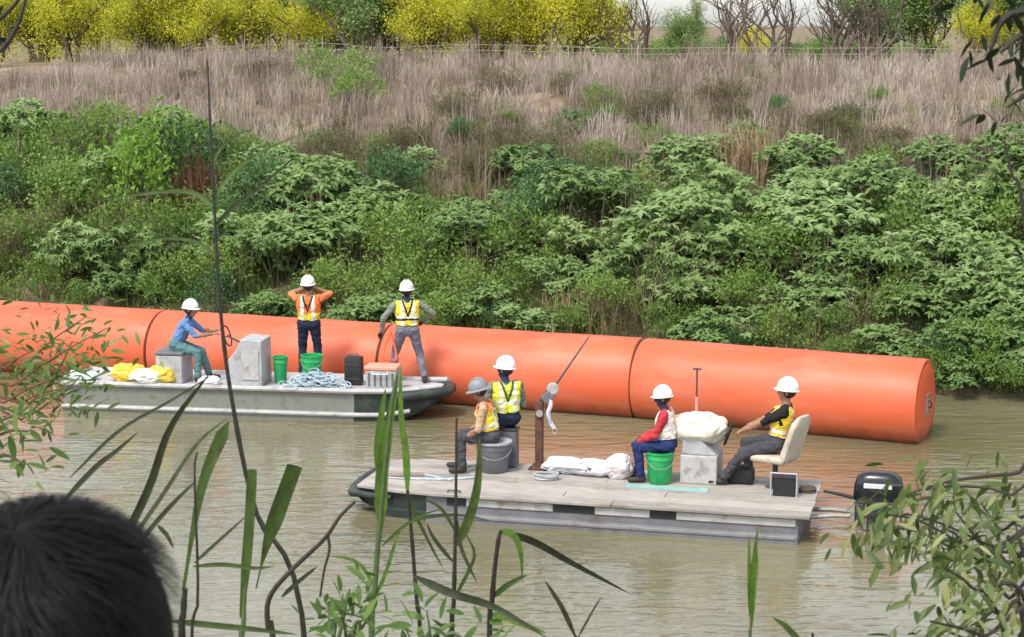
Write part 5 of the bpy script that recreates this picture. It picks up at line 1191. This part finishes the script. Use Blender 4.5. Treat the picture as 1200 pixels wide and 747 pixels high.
def bush(name, label, cat, rootpt, tips, Y, key, leafpx, nper, seed, mstem, hang=0.7, spread=0.12, r=0.010, root_r=None):
    rg = random.Random(seed); p = rootpt; e = empty(name, tuple(p)); tag(e, label, cat); o0 = Vector(p); 
    for (pts, dy) in tips:
        P = [o0+Vector((0, 0, -0.05))]+[PY(x, y, Y+dy*(i+1)/len(pts)) for i, (x, y) in enumerate(pts)]
        C = curve(P, 26); MB().tube([q-o0 for q in C], list(np.linspace(r, 0.0022, 26)), 6).build('twig', mstem, e, smooth=True)
        st_ = C[int(26*0.45):]
        for k in range(nper):
            t = rg.random()**0.62*(len(st_)-1.001); i = int(t); q = st_[i].lerp(st_[i+1], t-i)+Vector((rg.gauss(0, spread*0.25), rg.gauss(0, spread*0.3), rg.gauss(0, spread*0.2)))
            tn = (st_[i+1]-st_[i]).normalized(); dr = (tn*0.5+Vector((rg.gauss(0, 0.7), rg.gauss(0, 0.7), rg.gauss(-hang, 0.5)))).normalized()
            L = leafpx*Y/F*rg.uniform(0.65, 1.25); lo = bpy.data.objects.new('leaf', LEAF_SH[(key, rg.randrange(4))]); COL.objects.link(lo); lo.parent = e
            lo.location = q-o0; lo.rotation_euler = (dr.to_track_quat('X', 'Z') @ Euler((rg.uniform(-1, 1), 0, 0)).to_quaternion()).to_euler(); lo.scale = (L, L, L)
    return e
def gp(x, y): return Vector((x, y, ground_z(x, y)))
Y = 4.0
bush('willow_bush', 'leafy willow like bush with drooping narrow leaves beside the outboard motor', 'bush', gp(1.25, 4.3),
     [([(1230, 760), (1150, 640), (1120, 600)], 0.1), ([(1200, 760), (1130, 640), (1110, 620)], 0.0), ([(1220, 700), (1170, 620), (1150, 590)], 0.2),
      ([(1240, 720), (1200, 650), (1190, 615)], 0.2), ([(1230, 720), (1180, 660), (1165, 640)], 0.3)], Y, 'willow', 28, 38, 5, M_twig, 0.75, 0.26, 0.006)
bush('willow_bush', 'drooping willow like branch hanging in front of the outboard motor', 'bush', gp(1.22, 4.0),
     [([(1250, 700), (1150, 650), (1070, 608), (1008, 606)], -0.2), ([(1250, 690), (1160, 640), (1080, 606), (1030, 604)], 0.1), ([(1240, 700), (1140, 655), (1070, 622), (1012, 622)], 0.0), ([(1250, 640), (1180, 580), (1120, 570), (1085, 574)], 0.0)], Y, 'willow', 26, 60, 6, M_twig, 0.85, 0.17, 0.004)
bush('willow_bush', 'lower willow like bush with dark and pale leaves under the drooping branch', 'bush', gp(1.05, 3.8),
     [([(1210, 780), (1140, 690), (1105, 665)], -0.1), ([(1220, 790), (1150, 745), (1090, 728)], -0.2), ([(1200, 790), (1170, 720), (1150, 690)], -0.1), ([(1180, 790), (1130, 750), (1110, 740)], 0.0), ([(1220, 760), (1180, 700), (1160, 668)], 0.1)], 3.8, 'willow', 28, 42, 7, M_twig, 0.7, 0.24, 0.008)
bush('thin_branch', 'single thin arching branch with a few hanging leaves above the willow like bush', 'branch', gp(1.55, 4.6), [([(1260, 560), (1190, 556), (1120, 563), (1066, 578)], 0.0)], 4.4, 'willow', 26, 16, 9, M_twig, 0.9, 0.10, 0.008)
bush('left_twig_bush', 'small leafy bush with reddish twigs in front of the buoys at the boat stern', 'bush', gp(-1.55, 5.6),
     [([(-60, 520), (20, 450), (70, 415), (125, 385)], 0), ([(-50, 520), (20, 440), (60, 400), (100, 372)], 0.2), ([(-60, 540), (10, 470), (60, 445), (105, 430)], -0.1), ([(-50, 500), (10, 430), (40, 410)], 0.1), ([(-50, 540), (30, 470), (75, 455)], 0.0)], 5.6, 'bush', 17, 58, 15, mat('reddish_twig', (0.14, 0.06, 0.03), 0.8, 0.3, 20), 0.1, 0.34, 0.005)
bush('left_leaf_bush', 'dense dark green leaf clump standing in front of the buoy by the boat stern', 'bush', gp(-1.50, 5.9),
     [([(-40, 540), (40, 470), (70, 430), (85, 400)], 0), ([(-40, 550), (30, 480), (55, 440), (60, 410)], 0.2), ([(-40, 550), (40, 485), (75, 460), (95, 440)], -0.1), ([(-30, 550), (30, 490), (50, 465), (55, 445)], 0.1)], 5.8, 'willow', 17, 70, 19, M_stem, 0.15, 0.36, 0.005)
bush('left_low_bush', 'bright green leaf tuft reaching in over the water beside the dark haired head', 'bush', gp(-1.5, 4.6),
     [([(-60, 540), (-10, 500), (30, 480)], 0), ([(-60, 560), (0, 510), (35, 505)], 0.1), ([(-60, 570), (0, 535), (30, 545)], 0.0)], 4.6, 'bush', 28, 18, 16, M_stem, 0.2, 0.14, 0.009)
bush('low_leafy_weed', 'low bright leafy weed at the foot of the central canes', 'weed', gp(-0.86, 4.7),
     [([(385, 790), (400, 730), (410, 690)], 0), ([(380, 790), (385, 740), (385, 705)], 0.1), ([(395, 790), (425, 735), (440, 712)], 0), ([(400, 800), (405, 745), (400, 722)], -0.2)], 4.7, 'bush', 24, 24, 26, M_canef, -0.2, 0.16, 0.008)
bush('low_leafy_weed', 'low green weed with broad leaves below the leafy cane', 'weed', gp(-0.22, 4.6),
     [([(500, 800), (505, 755), (500, 715)], 0), ([(505, 800), (520, 760), (530, 730)], 0.1), ([(500, 800), (488, 765), (476, 738)], 0), ([(510, 800), (560, 760), (590, 735)], 0.0)], 4.6, 'bush', 30, 13, 27, M_canef, -0.1, 0.14, 0.008)
# trees of the near bank whose branches hang into view
def near_tree(name, label, x, y, h, branches, Y, key, leafpx, nper, seed, r=0.06):
    b_ = gp(x, y); e = empty(name, tuple(b_)); tag(e, label, 'tree'); rg = random.Random(seed); top = Vector((0.05, 0.02, h))
    MB().tube(curve([(0, 0, -0.2), (0.03, 0.02, h*0.35), (-0.02, 0.03, h*0.7), top], 14), list(np.linspace(r, r*0.35, 14)), 10).build('trunk', M_bark, e, smooth=True)
    for (z0, pts, dy) in branches:
        st0 = Vector((0.0, 0.02, z0)); P = [st0]+[PY(px, py, Y+dy)-Vector(b_) for px, py in pts]; C = curve(P, 26)
        MB().tube(C, list(np.linspace(r*0.45, 0.003, 26)), 6).build('branch', M_twig, e, smooth=True)
        for k in range(nper):
            t = (0.35+0.65*rg.random())*24.9; i = int(t); q = C[i].lerp(C[i+1], t-i)+Vector((rg.gauss(0, 0.03), rg.gauss(0, 0.05), rg.gauss(-0.01, 0.02)))
            dr = Vector((rg.gauss(0, 0.6), rg.gauss(0, 0.6), rg.gauss(-0.7, 0.4))).normalized(); L = leafpx*Y/F*rg.uniform(0.7, 1.3)
            lo = bpy.data.objects.new('leaf', LEAF_SH[(key, rg.randrange(4))]); COL.objects.link(lo); lo.parent = e
            lo.location = q; lo.rotation_euler = (dr.to_track_quat('X', 'Z') @ Euler((rg.uniform(-1, 1), 0, 0)).to_quaternion()).to_euler(); lo.scale = (L, L, L)
    return e
near_tree('overhanging_tree', 'near tree whose dark leafy branch hangs in front of the yellow blossom', 1.75, 3.7, 2.6,
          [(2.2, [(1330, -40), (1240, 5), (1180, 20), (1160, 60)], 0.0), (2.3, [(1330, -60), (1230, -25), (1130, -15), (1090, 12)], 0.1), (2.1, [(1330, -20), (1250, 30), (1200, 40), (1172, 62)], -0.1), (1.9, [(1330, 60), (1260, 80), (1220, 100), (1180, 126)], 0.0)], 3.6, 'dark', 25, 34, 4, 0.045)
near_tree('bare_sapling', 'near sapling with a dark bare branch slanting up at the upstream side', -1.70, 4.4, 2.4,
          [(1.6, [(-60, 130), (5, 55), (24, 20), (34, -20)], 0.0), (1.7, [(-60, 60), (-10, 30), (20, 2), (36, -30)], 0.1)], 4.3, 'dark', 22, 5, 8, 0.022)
Y = 4.4; tw = rooted('dead_twig', 'short dark dead twig standing against the green thicket', 'twig', 1222, 747, Y)
stem(tw, [(1235, 700), (1215, 400), (1197, 232), (1186, 205), (1177, 165)], Y, 0.008, 0.003, M_twig, 30, nodes=False)

# ------------------------------------------------------------------ the onlooker with dark hair
gx, gy = PY(58, 745, 1.36).x, 1.36
M_fhair = mat('dark_brown_hair', (0.006, 0.005, 0.005), 0.55, 0.3, 60, spec=0.12)
C_dark = cloth('dark_tshirt', (0.03, 0.03, 0.035))
zg = ground_z(gx, gy); need = PY(40, 578, 1.36).z
ol = person('dark haired onlooker seen from behind on the near bank', (gx, gy, zg), R(96), 0.93, 0, [(0.05, 0.27, 0.70), (0.05, -0.27, 0.70)], [(0.0, 0.12, 0.09), (0.0, -0.12, 0.09)],
            dict(shirt=C_dark, pants=C_navy), scale=(need-zg)/1.735, name='person')
bm = bmesh.new(); bmesh.ops.create_icosphere(bm, subdivisions=5, radius=1)
for v in bm.verts:
    d = v.co.copy(); k = 1+0.03*mnoise.noise(d*3)+0.015*mnoise.noise(d*9)
    v.co = Vector((d.x*0.118*k-0.022, d.y*0.107*k, d.z*0.120*k+1.606))
bmesh.ops.delete(bm, geom=[v for v in bm.verts if v.co.z < 1.50 or (v.co.x > 0.045 and v.co.z < 1.64)], context='VERTS')
me = bpy.data.meshes.new('hair'); bm.to_mesh(me); bm.free(); me.polygons.foreach_set('use_smooth', [True]*len(me.polygons))
hair = link('hair', me, M_fhair, ol)
rg = np.random.default_rng(77); n = 5200; V = []; Fc = []
d = rnd_dir(rg, n, -0.55); d = d[(d[:, 0] < 0.25) | (d[:, 2] > 0.35)]
crown = np.array([-0.35, 0.15, 0.92]); k = 6
for q in d:
    p = np.array([q[0]*0.119-0.022, q[1]*0.108, q[2]*0.121+1.606]); t = q-crown*(q @ crown); t = t/max(np.linalg.norm(t), 1e-3); sw = np.cross(q, t)
    t = t+sw*0.55*math.sin(q[1]*6+q[0]*5)+np.array([0.05, 0, -0.25])*max(0, 1-q[2])
    L = rg.uniform(0.045, 0.10); lift = abs(rg.normal(0, 0.06)) + (0.35 if rg.random() < 0.025 else 0); w = rg.uniform(0.0006, 0.0013); b0 = len(V); pos = p.copy(); nr = q.copy()
    for i in range(k):
        V.append(pos-sw*w*(1-i/k)); V.append(pos+sw*w*(1-i/k)); dirv = t+nr*lift*(1-0.5*i/k)
        pos = pos+dirv/np.linalg.norm(dirv)*L/k; rel = pos-np.array([-0.022, 0, 1.606]); rn = rel/np.array([0.119, 0.108, 0.121]); m_ = np.linalg.norm(rn)
        if m_ < 1.003: pos = np.array([-0.022, 0, 1.606])+rel*1.004/m_
        nr = rn/np.linalg.norm(rn); t = t-nr*(t @ nr); t /= max(np.linalg.norm(t), 1e-3)
    for i in range(k-1): a_ = b0+i*2; Fc.append((a_, a_+1, a_+3, a_+2))
hs_ = link('hair_strands', np_mesh('hair_strands', V, Fc, True), M_fhair, hair); hs_['kind'] = 'stuff'
